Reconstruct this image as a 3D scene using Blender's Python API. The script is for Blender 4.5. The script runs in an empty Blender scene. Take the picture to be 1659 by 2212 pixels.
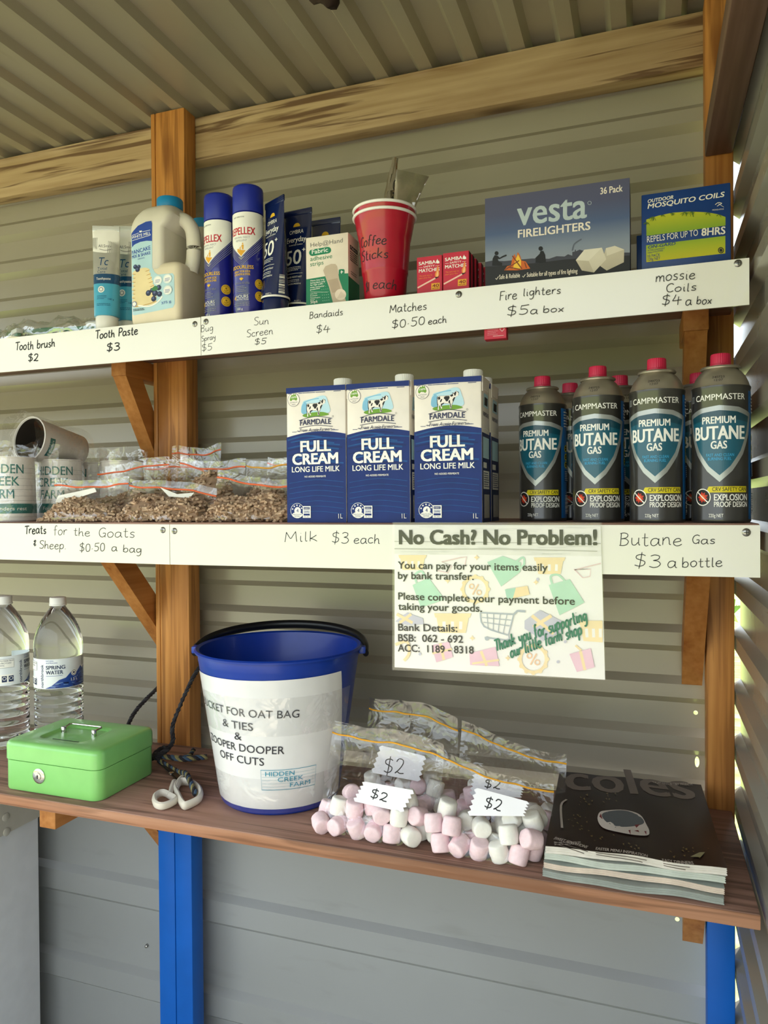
import bpy, bmesh, math, random
import numpy as np
from mathutils import Vector, Matrix, noise
from mathutils.geometry import tessellate_polygon
random.seed(7)
S = bpy.context.scene
COL = S.collection
PI = math.pi

# ------------------------------------------------------------------ camera
FPX, CX, CY = 1600.0, 829.5, 1106.0
CAM = Vector((0, 0, 1.5))
_th = math.radians(19.5)
_R0 = Vector((math.cos(_th), math.sin(_th), 0)); _F0 = Vector((-math.sin(_th), math.cos(_th), 0)); _U0 = Vector((0, 0, 1))
_p = math.atan(17 / FPX)
FW = _F0 * math.cos(_p) - _U0 * math.sin(_p); _U1 = _U0 * math.cos(_p) + _F0 * math.sin(_p)
RT = (_R0 - .00726 * _U1).normalized(); UP = (_U1 + .00726 * _R0).normalized()
cd = bpy.data.cameras.new('camera'); cam = bpy.data.objects.new('camera', cd); COL.objects.link(cam)
cd.sensor_fit = 'HORIZONTAL'; cd.sensor_width = 36.0; cd.lens = 36.0 * FPX / 1659
cd.clip_start = .02; cd.clip_end = 200
cam.matrix_world = Matrix(((RT.x, UP.x, -FW.x, CAM.x), (RT.y, UP.y, -FW.y, CAM.y), (RT.z, UP.z, -FW.z, CAM.z), (0, 0, 0, 1)))
S.camera = cam

# ------------------------------------------------------------------ light and exposure
S.view_settings.view_transform = 'Standard'; S.view_settings.look = 'None'
S.view_settings.gamma = 1.0; S.view_settings.use_curve_mapping = False
S.view_settings.exposure = 0.24
SKY_STRENGTH = 3.4
W = bpy.data.worlds.new('sky'); S.world = W; W.use_nodes = True
nt = W.node_tree; nt.nodes.clear()
_o = nt.nodes.new('ShaderNodeOutputWorld'); _b = nt.nodes.new('ShaderNodeBackground')
_tc = nt.nodes.new('ShaderNodeTexCoord'); _sx = nt.nodes.new('ShaderNodeSeparateXYZ'); _cr = nt.nodes.new('ShaderNodeValToRGB')
nt.links.new(_tc.outputs['Generated'], _sx.inputs[0]); nt.links.new(_sx.outputs['Z'], _cr.inputs[0])
_cr.color_ramp.elements[0].position = 0.0; _cr.color_ramp.elements[0].color = (.36, .38, .36, 1)
_cr.color_ramp.elements[1].position = .3; _cr.color_ramp.elements[1].color = (.82, .92, 1.0, 1)
nt.links.new(_cr.outputs[0], _b.inputs[0]); _b.inputs[1].default_value = SKY_STRENGTH
nt.links.new(_b.outputs[0], _o.inputs[0])
_sl = bpy.data.lights.new('sun', 'SUN'); _sl.energy = 6.0; _sl.angle = .02; _sl.color = (1, .95, .84)
_so = bpy.data.objects.new('sun', _sl); COL.objects.link(_so); _so.location = (2, 6, 8)
_so.rotation_euler = Vector((-.35, -.55, -1.0)).to_track_quat('-Z', 'Y').to_euler()

# ------------------------------------------------------------------ helpers: rays
def ray(x, y): return FW + RT * ((x - CX) / FPX) - UP * ((y - CY) / FPX)
def PY(x, y, Y):
    d = ray(x, y); return CAM + d * ((Y - CAM.y) / d.y)
def PZ(x, y, Z):
    d = ray(x, y); return CAM + d * ((Z - CAM.z) / d.z)
def hom(px, w, h, v0=0.0):
    """pixel corners TL TR BR BL of a flat face -> (u, v) metres on that face"""
    dst = [(0, h), (w, h), (w, v0), (0, v0)]; A = []; B = []
    for (x, y), (u, v) in zip(px, dst):
        A.append([x, y, 1, 0, 0, 0, -u * x, -u * y]); B.append(u)
        A.append([0, 0, 0, x, y, 1, -v * x, -v * y]); B.append(v)
    k = np.linalg.solve(np.array(A, float), np.array(B, float))
    def f(x, y):
        q = k[6] * x + k[7] * y + 1
        return ((k[0] * x + k[1] * y + k[2]) / q, (k[3] * x + k[4] * y + k[5]) / q)
    return f
def crop(ox, oy, s): return lambda x, y: (ox + x / s, oy + y / s)
def planeY(Y, bx, bz, cr=None):
    def f(x, y):
        if cr: x, y = cr(x, y)
        p = PY(x, y, Y); return (p.x - bx, p.z - bz)
    return f

# ------------------------------------------------------------------ materials
def lin(c):
    if isinstance(c, str):
        c = c.lstrip('#'); c = [int(c[i:i + 2], 16) / 255 for i in (0, 2, 4)]
        c = [x / 12.92 if x <= .04045 else ((x + .055) / 1.055) ** 2.4 for x in c]
    return (*c[:3], 1)
_M = {}
def newmat(name):
    m = bpy.data.materials.new(name); m.use_nodes = True; nt = m.node_tree
    return m, nt, nt.nodes['Principled BSDF']
def N(nt, t, **k):
    n = nt.nodes.new(t)
    for a, b in k.items(): setattr(n, a, b)
    return n
def objco(nt, scale=(1, 1, 1)):
    tc = N(nt, 'ShaderNodeTexCoord'); mp = N(nt, 'ShaderNodeMapping'); mp.inputs['Scale'].default_value = scale
    nt.links.new(tc.outputs['Object'], mp.inputs[0]); return mp.outputs[0]
def noisef(nt, co, scale, det=3, dist=0.0):
    n = N(nt, 'ShaderNodeTexNoise'); n.inputs['Scale'].default_value = scale; n.inputs['Detail'].default_value = det
    n.inputs['Distortion'].default_value = dist; nt.links.new(co, n.inputs['Vector']); return n.outputs['Fac']
def ramp(nt, fac, stops):
    r = N(nt, 'ShaderNodeValToRGB'); e = r.color_ramp.elements
    while len(e) < len(stops): e.new(.5)
    for a, (p, c) in zip(e, stops): a.position = p; a.color = lin(c)
    nt.links.new(fac, r.inputs[0]); return r.outputs[0]
def bump(nt, bs, h, strength, dist=.002):
    b = N(nt, 'ShaderNodeBump'); b.inputs['Strength'].default_value = strength; b.inputs['Distance'].default_value = dist
    nt.links.new(h, b.inputs['Height']); nt.links.new(b.outputs[0], bs.inputs['Normal'])
def mixc(nt, fac, a, b, mode='MIX'):
    m = N(nt, 'ShaderNodeMix', data_type='RGBA', blend_type=mode)
    for sock, v in ((m.inputs[0], fac), (m.inputs[6], a), (m.inputs[7], b)):
        if hasattr(v, 'is_linked') or hasattr(v, 'links'): nt.links.new(v, sock)
        elif isinstance(v, (int, float)): sock.default_value = v
        else: sock.default_value = lin(v)
    return m.outputs[2]
def col(c, rough=.45, metal=0.0, spec=.5, var=.06, vs=30, bp=0.0, bs=200, coat=0.0, trans=0.0, ior=1.45, sss=0.0):
    """plain coloured surface with faint mottling; cached by its settings"""
    k = ('c', c, rough, metal, spec, var, vs, bp, bs, coat, trans, ior, sss)
    if k in _M: return _M[k]
    m, nt, b = newmat('mat_' + str(c).lstrip('#'))
    base = lin(c); co = objco(nt)
    f = noisef(nt, co, vs, 2)
    d = [x * (1 - var) for x in base[:3]]; l = [min(1, x * (1 + var)) for x in base[:3]]
    r = N(nt, 'ShaderNodeValToRGB'); r.color_ramp.elements[0].position = .3; r.color_ramp.elements[1].position = .7
    r.color_ramp.elements[0].color = (*d, 1); r.color_ramp.elements[1].color = (*l, 1)
    nt.links.new(f, r.inputs[0]); nt.links.new(r.outputs[0], b.inputs['Base Color'])
    b.inputs['Roughness'].default_value = rough; b.inputs['Metallic'].default_value = metal
    b.inputs['Specular IOR Level'].default_value = spec; b.inputs['Coat Weight'].default_value = coat
    b.inputs['Coat Roughness'].default_value = .08
    b.inputs['Transmission Weight'].default_value = trans; b.inputs['IOR'].default_value = ior
    if sss:
        b.inputs['Subsurface Weight'].default_value = sss; b.inputs['Subsurface Radius'].default_value = (.01, .008, .006); b.inputs['Subsurface Scale'].default_value = 1
    if bp: bump(nt, b, noisef(nt, co, bs, 3), bp, .001)
    _M[k] = m; return m
def wood(axis, stops, rough=.55, knots=1.0, grain=1.0, key=None, streak=0.0):
    k = ('w', axis, key or str(stops))
    if k in _M: return _M[k]
    m, nt, b = newmat('wood_' + (key or axis))
    a = 'xyz'.index(axis); sc = [26.0, 26.0, 26.0]; sc[a] = 1.3
    co = objco(nt, sc); co2 = objco(nt, [3 if i == a else 9 for i in range(3)])
    n1 = noisef(nt, co, 1.0 * grain, 5, .6); n2 = noisef(nt, co2, .9, 3, 1.2)
    sc3 = [90.0] * 3; sc3[a] = 3; n3 = noisef(nt, objco(nt, sc3), 1.2, 2)
    ad = N(nt, 'ShaderNodeMath', operation='MULTIPLY_ADD'); nt.links.new(n2, ad.inputs[0]); ad.inputs[1].default_value = .55
    mu = N(nt, 'ShaderNodeMath', operation='MULTIPLY_ADD'); nt.links.new(n1, mu.inputs[0]); mu.inputs[1].default_value = .55; nt.links.new(n3, mu.inputs[2])
    m2 = N(nt, 'ShaderNodeMath', operation='MULTIPLY'); nt.links.new(mu.outputs[0], m2.inputs[0]); m2.inputs[1].default_value = .45
    nt.links.new(m2.outputs[0], ad.inputs[2])
    c = ramp(nt, ad.outputs[0], stops)
    vo = N(nt, 'ShaderNodeTexVoronoi'); vo.inputs['Scale'].default_value = 1.0
    scv = [11.0] * 3; scv[a] = 3.6
    mpw = N(nt, 'ShaderNodeVectorMath', operation='ADD'); nw = N(nt, 'ShaderNodeTexNoise'); nw.inputs['Scale'].default_value = 1.5
    cv = objco(nt, scv); nt.links.new(cv, nw.inputs['Vector']); nt.links.new(cv, mpw.inputs[0]); 
    sb = N(nt, 'ShaderNodeVectorMath', operation='SCALE'); sb.inputs['Scale'].default_value = .25; nt.links.new(nw.outputs['Color'], sb.inputs[0]); nt.links.new(sb.outputs[0], mpw.inputs[1])
    nt.links.new(mpw.outputs[0], vo.inputs['Vector'])
    kr = ramp(nt, vo.outputs['Distance'], [(0, (1, 1, 1)), (.09, (.8, .8, .8)), (.2, (0, 0, 0))])
    km = N(nt, 'ShaderNodeMath', operation='MULTIPLY'); nt.links.new(kr, km.inputs[0]); km.inputs[1].default_value = .75 * knots
    c = mixc(nt, km.outputs[0], c, stops[0][1])
    nt.links.new(c, b.inputs['Base Color'])
    if streak:
        ss = [70.0] * 3; ss[a] = 2.6; q = noisef(nt, objco(nt, ss), 1.0, 4, .9); lo = [7.0] * 3; lo[a] = 2.2; q2 = noisef(nt, objco(nt, lo), 1.0, 2)
        qa = N(nt, 'ShaderNodeMath', operation='MULTIPLY_ADD'); nt.links.new(q2, qa.inputs[0]); qa.inputs[1].default_value = .8; nt.links.new(q, qa.inputs[2])
        sm = ramp(nt, qa.outputs[0], [(0, (0, 0, 0)), (.9, (0, 0, 0)), (1.0, (streak,) * 3)]); c = mixc(nt, sm, c, stops[0][1]); nt.links.new(c, b.inputs['Base Color'])
    b.inputs['Roughness'].default_value = rough; b.inputs['Specular IOR Level'].default_value = .35
    bump(nt, b, n1, .25, .0015)
    _M[k] = m; return m
def film(tint='#ffffff', fac=.10, rough=.12, key='film', bp=.6, bs=55):
    """clear thin plastic: mostly see-through, glossy at glancing angles"""
    k = ('f', key)
    if k in _M: return _M[k]
    m, nt, b = newmat('clear_' + key); nt.nodes.remove(b)
    out = nt.nodes['Material Output']
    tr = N(nt, 'ShaderNodeBsdfTransparent'); tr.inputs[0].default_value = lin(tint)
    gl = N(nt, 'ShaderNodeBsdfGlossy'); gl.inputs['Roughness'].default_value = rough; gl.inputs[0].default_value = (1, 1, 1, 1)
    lw = N(nt, 'ShaderNodeLayerWeight'); lw.inputs[0].default_value = .35
    bn = N(nt, 'ShaderNodeBump'); bn.inputs['Strength'].default_value = bp; bn.inputs['Distance'].default_value = .006
    nt.links.new(noisef(nt, objco(nt), bs, 2, .8), bn.inputs['Height'])
    nt.links.new(bn.outputs[0], gl.inputs['Normal']); nt.links.new(bn.outputs[0], lw.inputs['Normal'])
    ma = N(nt, 'ShaderNodeMath', operation='MULTIPLY_ADD'); nt.links.new(lw.outputs['Facing'], ma.inputs[0]); ma.inputs[1].default_value = .2; ma.inputs[2].default_value = fac
    mx = N(nt, 'ShaderNodeMixShader'); nt.links.new(ma.outputs[0], mx.inputs[0]); nt.links.new(tr.outputs[0], mx.inputs[1]); nt.links.new(gl.outputs[0], mx.inputs[2])
    nt.links.new(mx.outputs[0], out.inputs[0]); _M[k] = m; return m
def sheet(c, dirt, key, rough=.3, streak='x'):
    """painted sheet steel: faint blotches, scratches and dirt"""
    k = ('s', key)
    if k in _M: return _M[k]
    m, nt, b = newmat('steel_' + key); co = objco(nt)
    base = mixc(nt, noisef(nt, co, 2.2, 4), c, dirt)
    sc = [1.5, 1.5, 1.5]
    sc['xyz'.index(streak)] = .35
    f = noisef(nt, objco(nt, [s * 22 for s in sc]), 1.0, 4)
    sp = ramp(nt, f, [(.0, (0, 0, 0)), (.62, (0, 0, 0)), (.8, (.6, .6, .6))])
    base = mixc(nt, sp, base, dirt)
    nt.links.new(base, b.inputs['Base Color']); b.inputs['Roughness'].default_value = rough; b.inputs['Specular IOR Level'].default_value = .8
    bump(nt, b, noisef(nt, co, 9, 2), .10, .004)
    _M[k] = m; return m

# ------------------------------------------------------------------ mesh builder
class MB:
    def __init__(s): s.v = []; s.f = []; s.m = []; s.sm = []; s.mats = []
    def mi(s, m):
        if m not in s.mats: s.mats.append(m)
        return s.mats.index(m)
    def add(s, vs, fs, m, smooth=False):
        o = len(s.v); i = s.mi(m); s.v += [tuple(v) for v in vs]
        for f in fs: s.f.append(tuple(a + o for a in f)); s.m.append(i); s.sm.append(smooth)
        return s
    def box(s, x0, x1, y0, y1, z0, z1, m, r=0.0, seg=2, smooth=None):
        if r <= 0:
            v = [(x, y, z) for z in (z0, z1) for y in (y0, y1) for x in (x0, x1)]
            return s.add(v, [(0, 2, 3, 1), (4, 5, 7, 6), (0, 1, 5, 4), (2, 6, 7, 3), (0, 4, 6, 2), (1, 3, 7, 5)], m)
        bm = bmesh.new(); bmesh.ops.create_cube(bm, size=1)
        for v in bm.verts: v.co = ((x0 + x1) / 2 + v.co.x * (x1 - x0), (y0 + y1) / 2 + v.co.y * (y1 - y0), (z0 + z1) / 2 + v.co.z * (z1 - z0))
        bmesh.ops.bevel(bm, geom=bm.edges[:], offset=r, segments=seg, affect='EDGES', profile=.5)
        s.frombm(bm, m, seg > 1 if smooth is None else smooth); return s
    def frombm(s, bm, m, smooth=False):
        bm.verts.index_update(); s.add([v.co[:] for v in bm.verts], [[v.index for v in f.verts] for f in bm.faces], m, smooth); bm.free()
    def loft(s, rings, m, closed=True, cap0=True, cap1=True, smooth=True):
        n = len(rings[0]); vs = [p for r in rings for p in r]; fs = []
        for k in range(len(rings) - 1):
            for i in range(n if closed else n - 1):
                j = (i + 1) % n; fs.append((k * n + i, k * n + j, (k + 1) * n + j, (k + 1) * n + i))
        s.add(vs, fs, m, smooth)
        o = len(s.v) - len(vs)
        if cap0: s.f.append(tuple(o + i for i in reversed(range(n)))); s.m.append(s.mi(m)); s.sm.append(False)
        if cap1: s.f.append(tuple(o + (len(rings) - 1) * n + i for i in range(n))); s.m.append(s.mi(m)); s.sm.append(False)
        return s
    def lathe(s, prof, m, n=40, c=(0, 0), cap0=True, cap1=True, smooth=True, flute=0, fd=0.0):
        rr = []
        for r, z in prof:
            rr.append([(c[0] + (r + (fd * (i % 2) if flute else 0)) * math.cos(2 * PI * i / n), c[1] + (r + (fd * (i % 2) if flute else 0)) * math.sin(2 * PI * i / n), z) for i in range(n)])
        return s.loft(rr, m, True, cap0, cap1, smooth)
    def tube(s, pts, r, m, n=8, closed=False, smooth=True, flat=1.0):
        pts = [Vector(p) for p in pts]; K = len(pts); rings = []
        rad = r if isinstance(r, (list, tuple)) else [r] * K
        up = Vector((0, 0, 1)); 
        for k in range(K):
            a = pts[(k - 1) % K] if closed else pts[max(k - 1, 0)]; b = pts[(k + 1) % K] if closed else pts[min(k + 1, K - 1)]
            t = (b - a).normalized(); u = up - t * up.dot(t)
            if u.length < 1e-3: u = Vector((1, 0, 0)) - t * t.x
            u.normalize(); w = t.cross(u)
            rings.append([pts[k] + (u * math.cos(2 * PI * i / n) * flat + w * math.sin(2 * PI * i / n)) * rad[k] for i in range(n)])
        if closed:
            rings.append(rings[0]); return s.loft(rings, m, True, False, False, smooth)
        return s.loft(rings, m, True, True, True, smooth)
    def plate(s, pts, y0, y1, m, ax='y', smooth=False):
        """outline pts (a, b) extruded from y0 to y1 along ax"""
        P = lambda a, b, t: (a, t, b) if ax == 'y' else ((t, a, b) if ax == 'x' else (a, b, t))
        tri = tessellate_polygon([[Vector((a, b, 0)) for a, b in pts]]); n = len(pts)
        vs = [P(a, b, y0) for a, b in pts] + [P(a, b, y1) for a, b in pts]
        fs = [t for t in tri] + [tuple(i + n for i in t[::-1]) for t in tri] + [(i, (i + 1) % n, (i + 1) % n + n, i + n) for i in range(n)]
        return s.add(vs, fs, m, smooth)
    def build(s, name, parent=None, loc=(0, 0, 0), rot=(0, 0, 0), shade=True, fix=True):
        me = bpy.data.meshes.new(name); me.from_pydata(s.v, [], s.f)
        for m in s.mats: me.materials.append(m)
        me.polygons.foreach_set('material_index', s.m); me.polygons.foreach_set('use_smooth', s.sm)
        me.update()
        if fix:
            bm = bmesh.new(); bm.from_mesh(me); bmesh.ops.recalc_face_normals(bm, faces=bm.faces[:]); bm.to_mesh(me); bm.free()
        if any(s.sm):
            try: me.set_sharp_from_angle(angle=math.radians(42))
            except Exception: pass
        o = bpy.data.objects.new(name, me); COL.objects.link(o); o.location = loc; o.rotation_euler = rot
        if parent: o.parent = parent
        return o
def rrect(x0, x1, y0, y1, r, z, n=5):
    out = []
    for cx, cy, a0 in ((x1 - r, y1 - r, 0), (x0 + r, y1 - r, 90), (x0 + r, y0 + r, 180), (x1 - r, y0 + r, 270)):
        for i in range(n):
            a = math.radians(a0 + 90 * i / (n - 1)); out.append((cx + r * math.cos(a), cy + r * math.sin(a), z))
    return out
def empty(name, loc=(0, 0, 0), rz=0.0, rot=None):
    o = bpy.data.objects.new(name, None); COL.objects.link(o); o.location = loc; o.rotation_euler = rot or (0, 0, rz)
    o.empty_display_size = .02; return o
def tag(o, label, cat, group=None, kind=None):
    o['label'] = label; o['category'] = cat
    if group: o['group'] = group
    if kind: o['kind'] = kind
    return o
def struct(o, label=None):
    o['kind'] = 'structure'
    if label: o['label'] = label
    return o
def copy_tree(o, loc=None, rz=None, parent=None, label=None, group=None):
    c = o.copy(); COL.objects.link(c)
    if parent: c.parent = parent
    for ch in list(o.children): copy_tree(ch, parent=c)
    if loc is not None: c.location = loc
    if rz is not None: c.rotation_euler = (0, 0, rz)
    if label: c['label'] = label
    if group: c['group'] = group
    return c
def cr_spline(pts, per=6, closed=False):
    p = [Vector(q) for q in pts]; n = len(p)
    if n < 3: return p
    out = []
    for i in range(n if closed else n - 1):
        a = p[(i - 1) % n] if closed or i > 0 else p[0]; b = p[i]; c = p[(i + 1) % n]; d = p[(i + 2) % n] if closed or i + 2 < n else p[-1]
        for k in range(per):
            t = k / per
            out.append(.5 * ((2 * b) + (c - a) * t + (2 * a - 5 * b + 4 * c - d) * t * t + (3 * b - 3 * c + d - a) * t ** 3))
    if not closed: out.append(p[-1])
    return out
# ------------------------------------------------------------------ printing: lettering and shapes laid on a surface
_TX = {}
def text2d(s, bold=0.0):
    k = (s, bold)
    if k in _TX: return _TX[k]
    c = bpy.data.curves.new('lettering', 'FONT'); c.body = s; c.offset = bold; c.resolution_u = 3
    o = bpy.data.objects.new('lettering', c); me = bpy.data.meshes.new_from_object(o)
    vs = [(v.co.x, v.co.y) for v in me.vertices]; fs = [tuple(p.vertices) for p in me.polygons]
    bpy.data.objects.remove(o); bpy.data.curves.remove(c); bpy.data.meshes.remove(me)
    _TX[k] = (vs, fs); return vs, fs
GL = {
 'a': (7, "5.5,4.5 4,6 1.5,5.5 .3,3 1,.5 2.8,0 4.8,1.8 5.6,5|5.5,6 5.5,2 6.2,.3 7,.4"),
 'b': (6.4, ".5,11 .4,5 .5,0|.5,3 2,5.5 4.2,5.6 5.4,3.4 4.6,.8 2.4,0 .6,1"),
 'c': (5.6, "5,5 3.2,6 1,4.8 .3,2.5 1.4,.3 3.4,0 5.2,1"),
 'd': (6.6, "5,4.8 3.4,6 1.2,5.2 .3,2.6 1.4,.2 3.4,.3 5,2.5|5.4,11 5.2,5 5.5,1 6.2,0"),
 'e': (6.2, ".4,3 3,3.3 4.9,4.2 4.2,5.8 2.2,5.9 .5,3.8 .6,1.4 2.2,0 4.2,.2 5.8,1.4"),
 'f': (5, "4.6,10 3.2,11 2,9.6 1.8,5 1.8,-1|0,5.8 4.2,6.2"),
 'g': (6.5, "5,4.8 3.4,6 1.2,5.2 .4,2.8 1.6,.6 3.6,.9 5.2,3.4|5.4,6 5.5,1 5,-3 3,-4.8 1,-4"),
 'h': (6.2, ".4,11 .4,5 .5,0|.5,2.6 2,5.4 3.8,5.6 4.5,3.4 4.7,.6 5.8,.2"),
 'i': (2.8, "1,6 1,2 1.4,0 2.3,.3|1,8.6 1.2,9"),
 'k': (6, ".5,11 .5,5 .5,0|4.8,6.4 2,3.8 .6,2.9 2.4,2.4 5.4,0"),
 'l': (2.8, ".8,11 .8,5 1,.4 2.2,.3"),
 'm': (9, ".4,6 .5,3 .5,0|.5,3 1.8,5.6 3.4,5.6 4,3 4.1,0|4.1,3 5.4,5.6 7.2,5.6 7.8,3 8,.4 8.8,.2"),
 'n': (6.2, ".4,6 .5,3 .5,0|.5,3 2,5.6 3.9,5.6 4.6,3 4.8,.6 5.8,.2"),
 'o': (6.2, "3,6 1,5 .3,2.8 1.3,.3 3.4,0 5.2,1.8 5.3,4.4 3.6,6 2.6,5.9"),
 'p': (6.4, ".5,5.8 .5,0 .5,-5|.5,3 2,5.6 4.2,5.6 5.4,3.4 4.6,.8 2.4,0 .6,1"),
 'r': (4.8, ".5,6 .6,3 .6,0|.6,3 1.8,5.2 3.4,6 4.6,5.4"),
 's': (5.2, "4.4,5.4 2.8,6 1,5 1.4,3.6 3.6,2.6 4.2,1.2 2.8,0 .4,.5"),
 't': (4.8, "1.8,10 1.8,4 2,.8 3,0 4.4,.6|0,6.4 4,6.6"),
 'u': (6.4, ".5,6 .5,2.6 1.2,.4 3,.2 4.8,2.4|5.1,6 5.1,2 5.6,.2 6.2,.3"),
 'x': (5.8, ".3,6 2.6,3 5,0|5,6.4 2.6,3 .3,0"),
 'y': (6.2, ".4,6 .8,3 2.2,1.8 4.2,3|5,6 4.8,0 4.2,-3.6 2.4,-5 .8,-4.2"),
 'T': (7, "-.2,10.6 4,11 8,11|3.8,11 3.8,5 3.6,0"),
 'B': (7, "1,11 .9,5 .8,0|.2,10.6 3,11.2 5.4,9.6 4.6,7 1.2,6|1.2,6 4.2,5.8 6,3.6 5,.9 2.6,0 0,.3"),
 'S': (6.6, "6,10 4,11 1.4,10.2 .8,8 3,6 5.4,4.4 5.6,1.8 3.6,0 .2,.8"),
 'P': (6.4, "1,11 1,5 .9,0|.2,10.4 3,11.2 5.8,10 6,7.4 4,5.6 1,5.2"),
 'M': (9.6, ".3,0 .8,5 1.2,10.6|1.2,10.6 2.6,7 4.4,3.6 6,7 7.8,11|7.8,11 8.2,5 8.8,0"),
 'F': (6.4, "1,11 1,5 .8,0|.6,10.8 3,11 6.4,11|1,6 4.8,6.2"),
 'C': (7, "6.4,9.4 4.4,11 1.6,9.6 .4,5.6 1.6,1.2 4,0 6.6,1.4"),
 'G': (7.2, "6.4,9.6 4.2,11 1.4,9.2 .4,5 1.6,1 3.8,0 5.8,1.8|3.8,4.6 6.2,4.6 6,1 6.2,-.4"),
 '$': (6.8, "5.6,9.4 3.6,10.4 1,9.4 1,7 3.4,5.6 5.4,4.2 5,1.6 2.8,.4 .2,1.4|3.6,12.4 3.2,5 2.6,-1.8"),
 '0': (6.2, "3,10.6 1,9 .4,5 1.2,1 3,0 5,1.8 5.5,6 4.6,9.6 2.8,10.6"),
 '1': (2.4, "1,11 1,5 1,0"),
 '2': (6.8, ".5,8.6 1.8,10.8 4.4,10.4 5,7.8 3,3.6 .2,.4 1.6,1.4 3.4,.4 6,.6"),
 '3': (6.6, ".6,9.8 2.6,10.8 5,9.8 4.6,7.2 2,6|2,6 4.6,5.4 5.8,3 4.6,.8 2.4,0 .2,1"),
 '4': (7.2, "2.4,10.8 1.6,7.6 .2,4.2|.2,4.2 3,4.4 7,4.8|4.6,8.6 4.4,4 4.4,-.6"),
 '5': (6.6, "1.4,10.4 1,6.2|1,6.2 3.6,6.4 5.4,4.4 4.8,1.4 2.6,0 .2,.8|1.2,10.4 3.6,10.6 6.2,11"),
 '&': (5, "3.6,8 2.4,9.4 .8,8 2.6,6.6 .6,4.6 1.8,2.6 4,3.4|2.4,10.4 2.2,5 2.2,1"),
 '.': (2, ".5,0 1.2,.7"), '·': (3, ".9,3.2 1.8,4.1"), ' ': (4.5, ""),
}
class D:
    """print onto mesh builder mb: pm maps drawing units to (u, v) metres, mf maps (u, v, height) to a point"""
    def __init__(s, mb, mf, pm=None, step=0.0, h0=.00015, dh=.00008):
        s.mb = mb; s.mf = mf; s.pm = pm or (lambda x, y: (x * .001, y * .001)); s.step = step; s.h0 = h0; s.dh = dh; s.n = 0
    def put(s, vs, fs, m, L=None):
        """vs in (u, v) metres"""
        s.n += 1; h = s.h0 + s.dh * (s.n * .12 if L is None else L)
        if not s.step:
            s.mb.add([s.mf(u, v, h) for u, v in vs], fs, m); return
        V = []; F = []
        for f in fs:
            poly = [vs[i] for i in f]; u0 = min(p[0] for p in poly); u1 = max(p[0] for p in poly)
            k0 = math.floor(u0 / s.step); k1 = math.ceil(u1 / s.step)
            for k in range(k0, max(k1, k0 + 1)):
                q = poly
                for lim, sg in ((k * s.step, 1), ((k + 1) * s.step, -1)):
                    r = []
                    for i in range(len(q)):
                        a = q[i]; b = q[(i + 1) % len(q)]; da = (a[0] - lim) * sg; db = (b[0] - lim) * sg
                        if da >= 0: r.append(a)
                        if (da > 0 > db) or (da < 0 < db):
                            t = da / (da - db); r.append((a[0] + (b[0] - a[0]) * t, a[1] + (b[1] - a[1]) * t))
                    q = r
                    if len(q) < 3: break
                if len(q) >= 3:
                    o = len(V); V += q; F.append(tuple(range(o, o + len(q))))
        if F: s.mb.add([s.mf(u, v, h) for u, v in V], F, m)
    def t(s, txt, x0, y0, x1, y1, h, m, b=0.0, sh=0.0, arch=0.0, L=None):
        """lettering on the baseline (x0,y0)-(x1,y1), capital height h (drawing units)"""
        p0 = Vector(s.pm(x0, y0)); p1 = Vector(s.pm(x1, y1)); d = p1 - p0; w = d.length; e = d.normalized(); nrm = Vector((-e.y, e.x))
        hh = s.vlen(x0, y0, h)
        vs, fs = text2d(txt)
        if not vs: return
        xs = [v[0] for v in vs]; a, bb = min(xs), max(xs); ky = hh / .682; kx = w / (bb - a)
        q_ = b * .42
        for dx, dy in (((-q_, -q_ * .5), (q_, -q_ * .5), (-q_, q_ * .5), (q_, q_ * .5)) if b >= .015 else ((0, 0),)):
            out = []
            for x, y in vs:
                X = (x - a) * kx + (dx + y * sh) * ky; t_ = (x - a) / (bb - a) * 2 - 1
                q = p0 + e * X + nrm * ((y + dy) * ky + arch * hh * (1 - t_ * t_)); out.append((q.x, q.y))
            s.put(out, fs, m, L)
    def vlen(s, x, y, h): return (Vector(s.pm(x, y + h)) - Vector(s.pm(x, y))).length
    def p(s, pts, m, L=None, smooth=0):
        q = [s.pm(*a) for a in pts]
        if smooth: q = [(v.x, v.y) for v in cr_spline([(a, b, 0) for a, b in q], smooth, True)]
        tri = tessellate_polygon([[Vector((a, b, 0)) for a, b in q]])
        s.put(q, [tuple(t) for t in tri], m, L)
    def r(s, x0, y0, x1, y1, m, L=None): s.p([(x0, y0), (x1, y0), (x1, y1), (x0, y1)], m, L)
    def c(s, x, y, r, m, ry=None, n=22, L=None):
        s.p([(x + r * math.cos(2 * PI * i / n), y + (ry or r) * math.sin(2 * PI * i / n)) for i in range(n)], m, L)
    def s_(s, pts, w, m, L=None, smooth=0, closed=False):
        """stroke through pts, width w (drawing units)"""
        q = [Vector((*s.pm(*a), 0)) for a in pts]; ww = s.vlen(*pts[0], w) * .5
        if smooth: q = cr_spline(q, smooth, closed)
        n = len(q); V = []; F = []
        for i in range(n):
            a = q[i - 1] if i or closed else q[0]; b = q[(i + 1) % n] if i < n - 1 or closed else q[-1]
            t = (b - a); t = t.normalized() if t.length > 1e-9 else Vector((1, 0, 0)); e = Vector((-t.y, t.x, 0)) * ww
            V += [((q[i] + e).x, (q[i] + e).y), ((q[i] - e).x, (q[i] - e).y)]
        for i in range(n if closed else n - 1):
            j = (i + 1) % n; F.append((2 * i, 2 * i + 1, 2 * j + 1, 2 * j))
        s.put(V, F, m, L)
    def ring(s, x, y, r, w, m, ry=None, n=28, L=None):
        s.s_([(x + r * math.cos(2 * PI * i / n), y + (ry or r) * math.sin(2 * PI * i / n)) for i in range(n)], w, m, L, 0, True)
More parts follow.
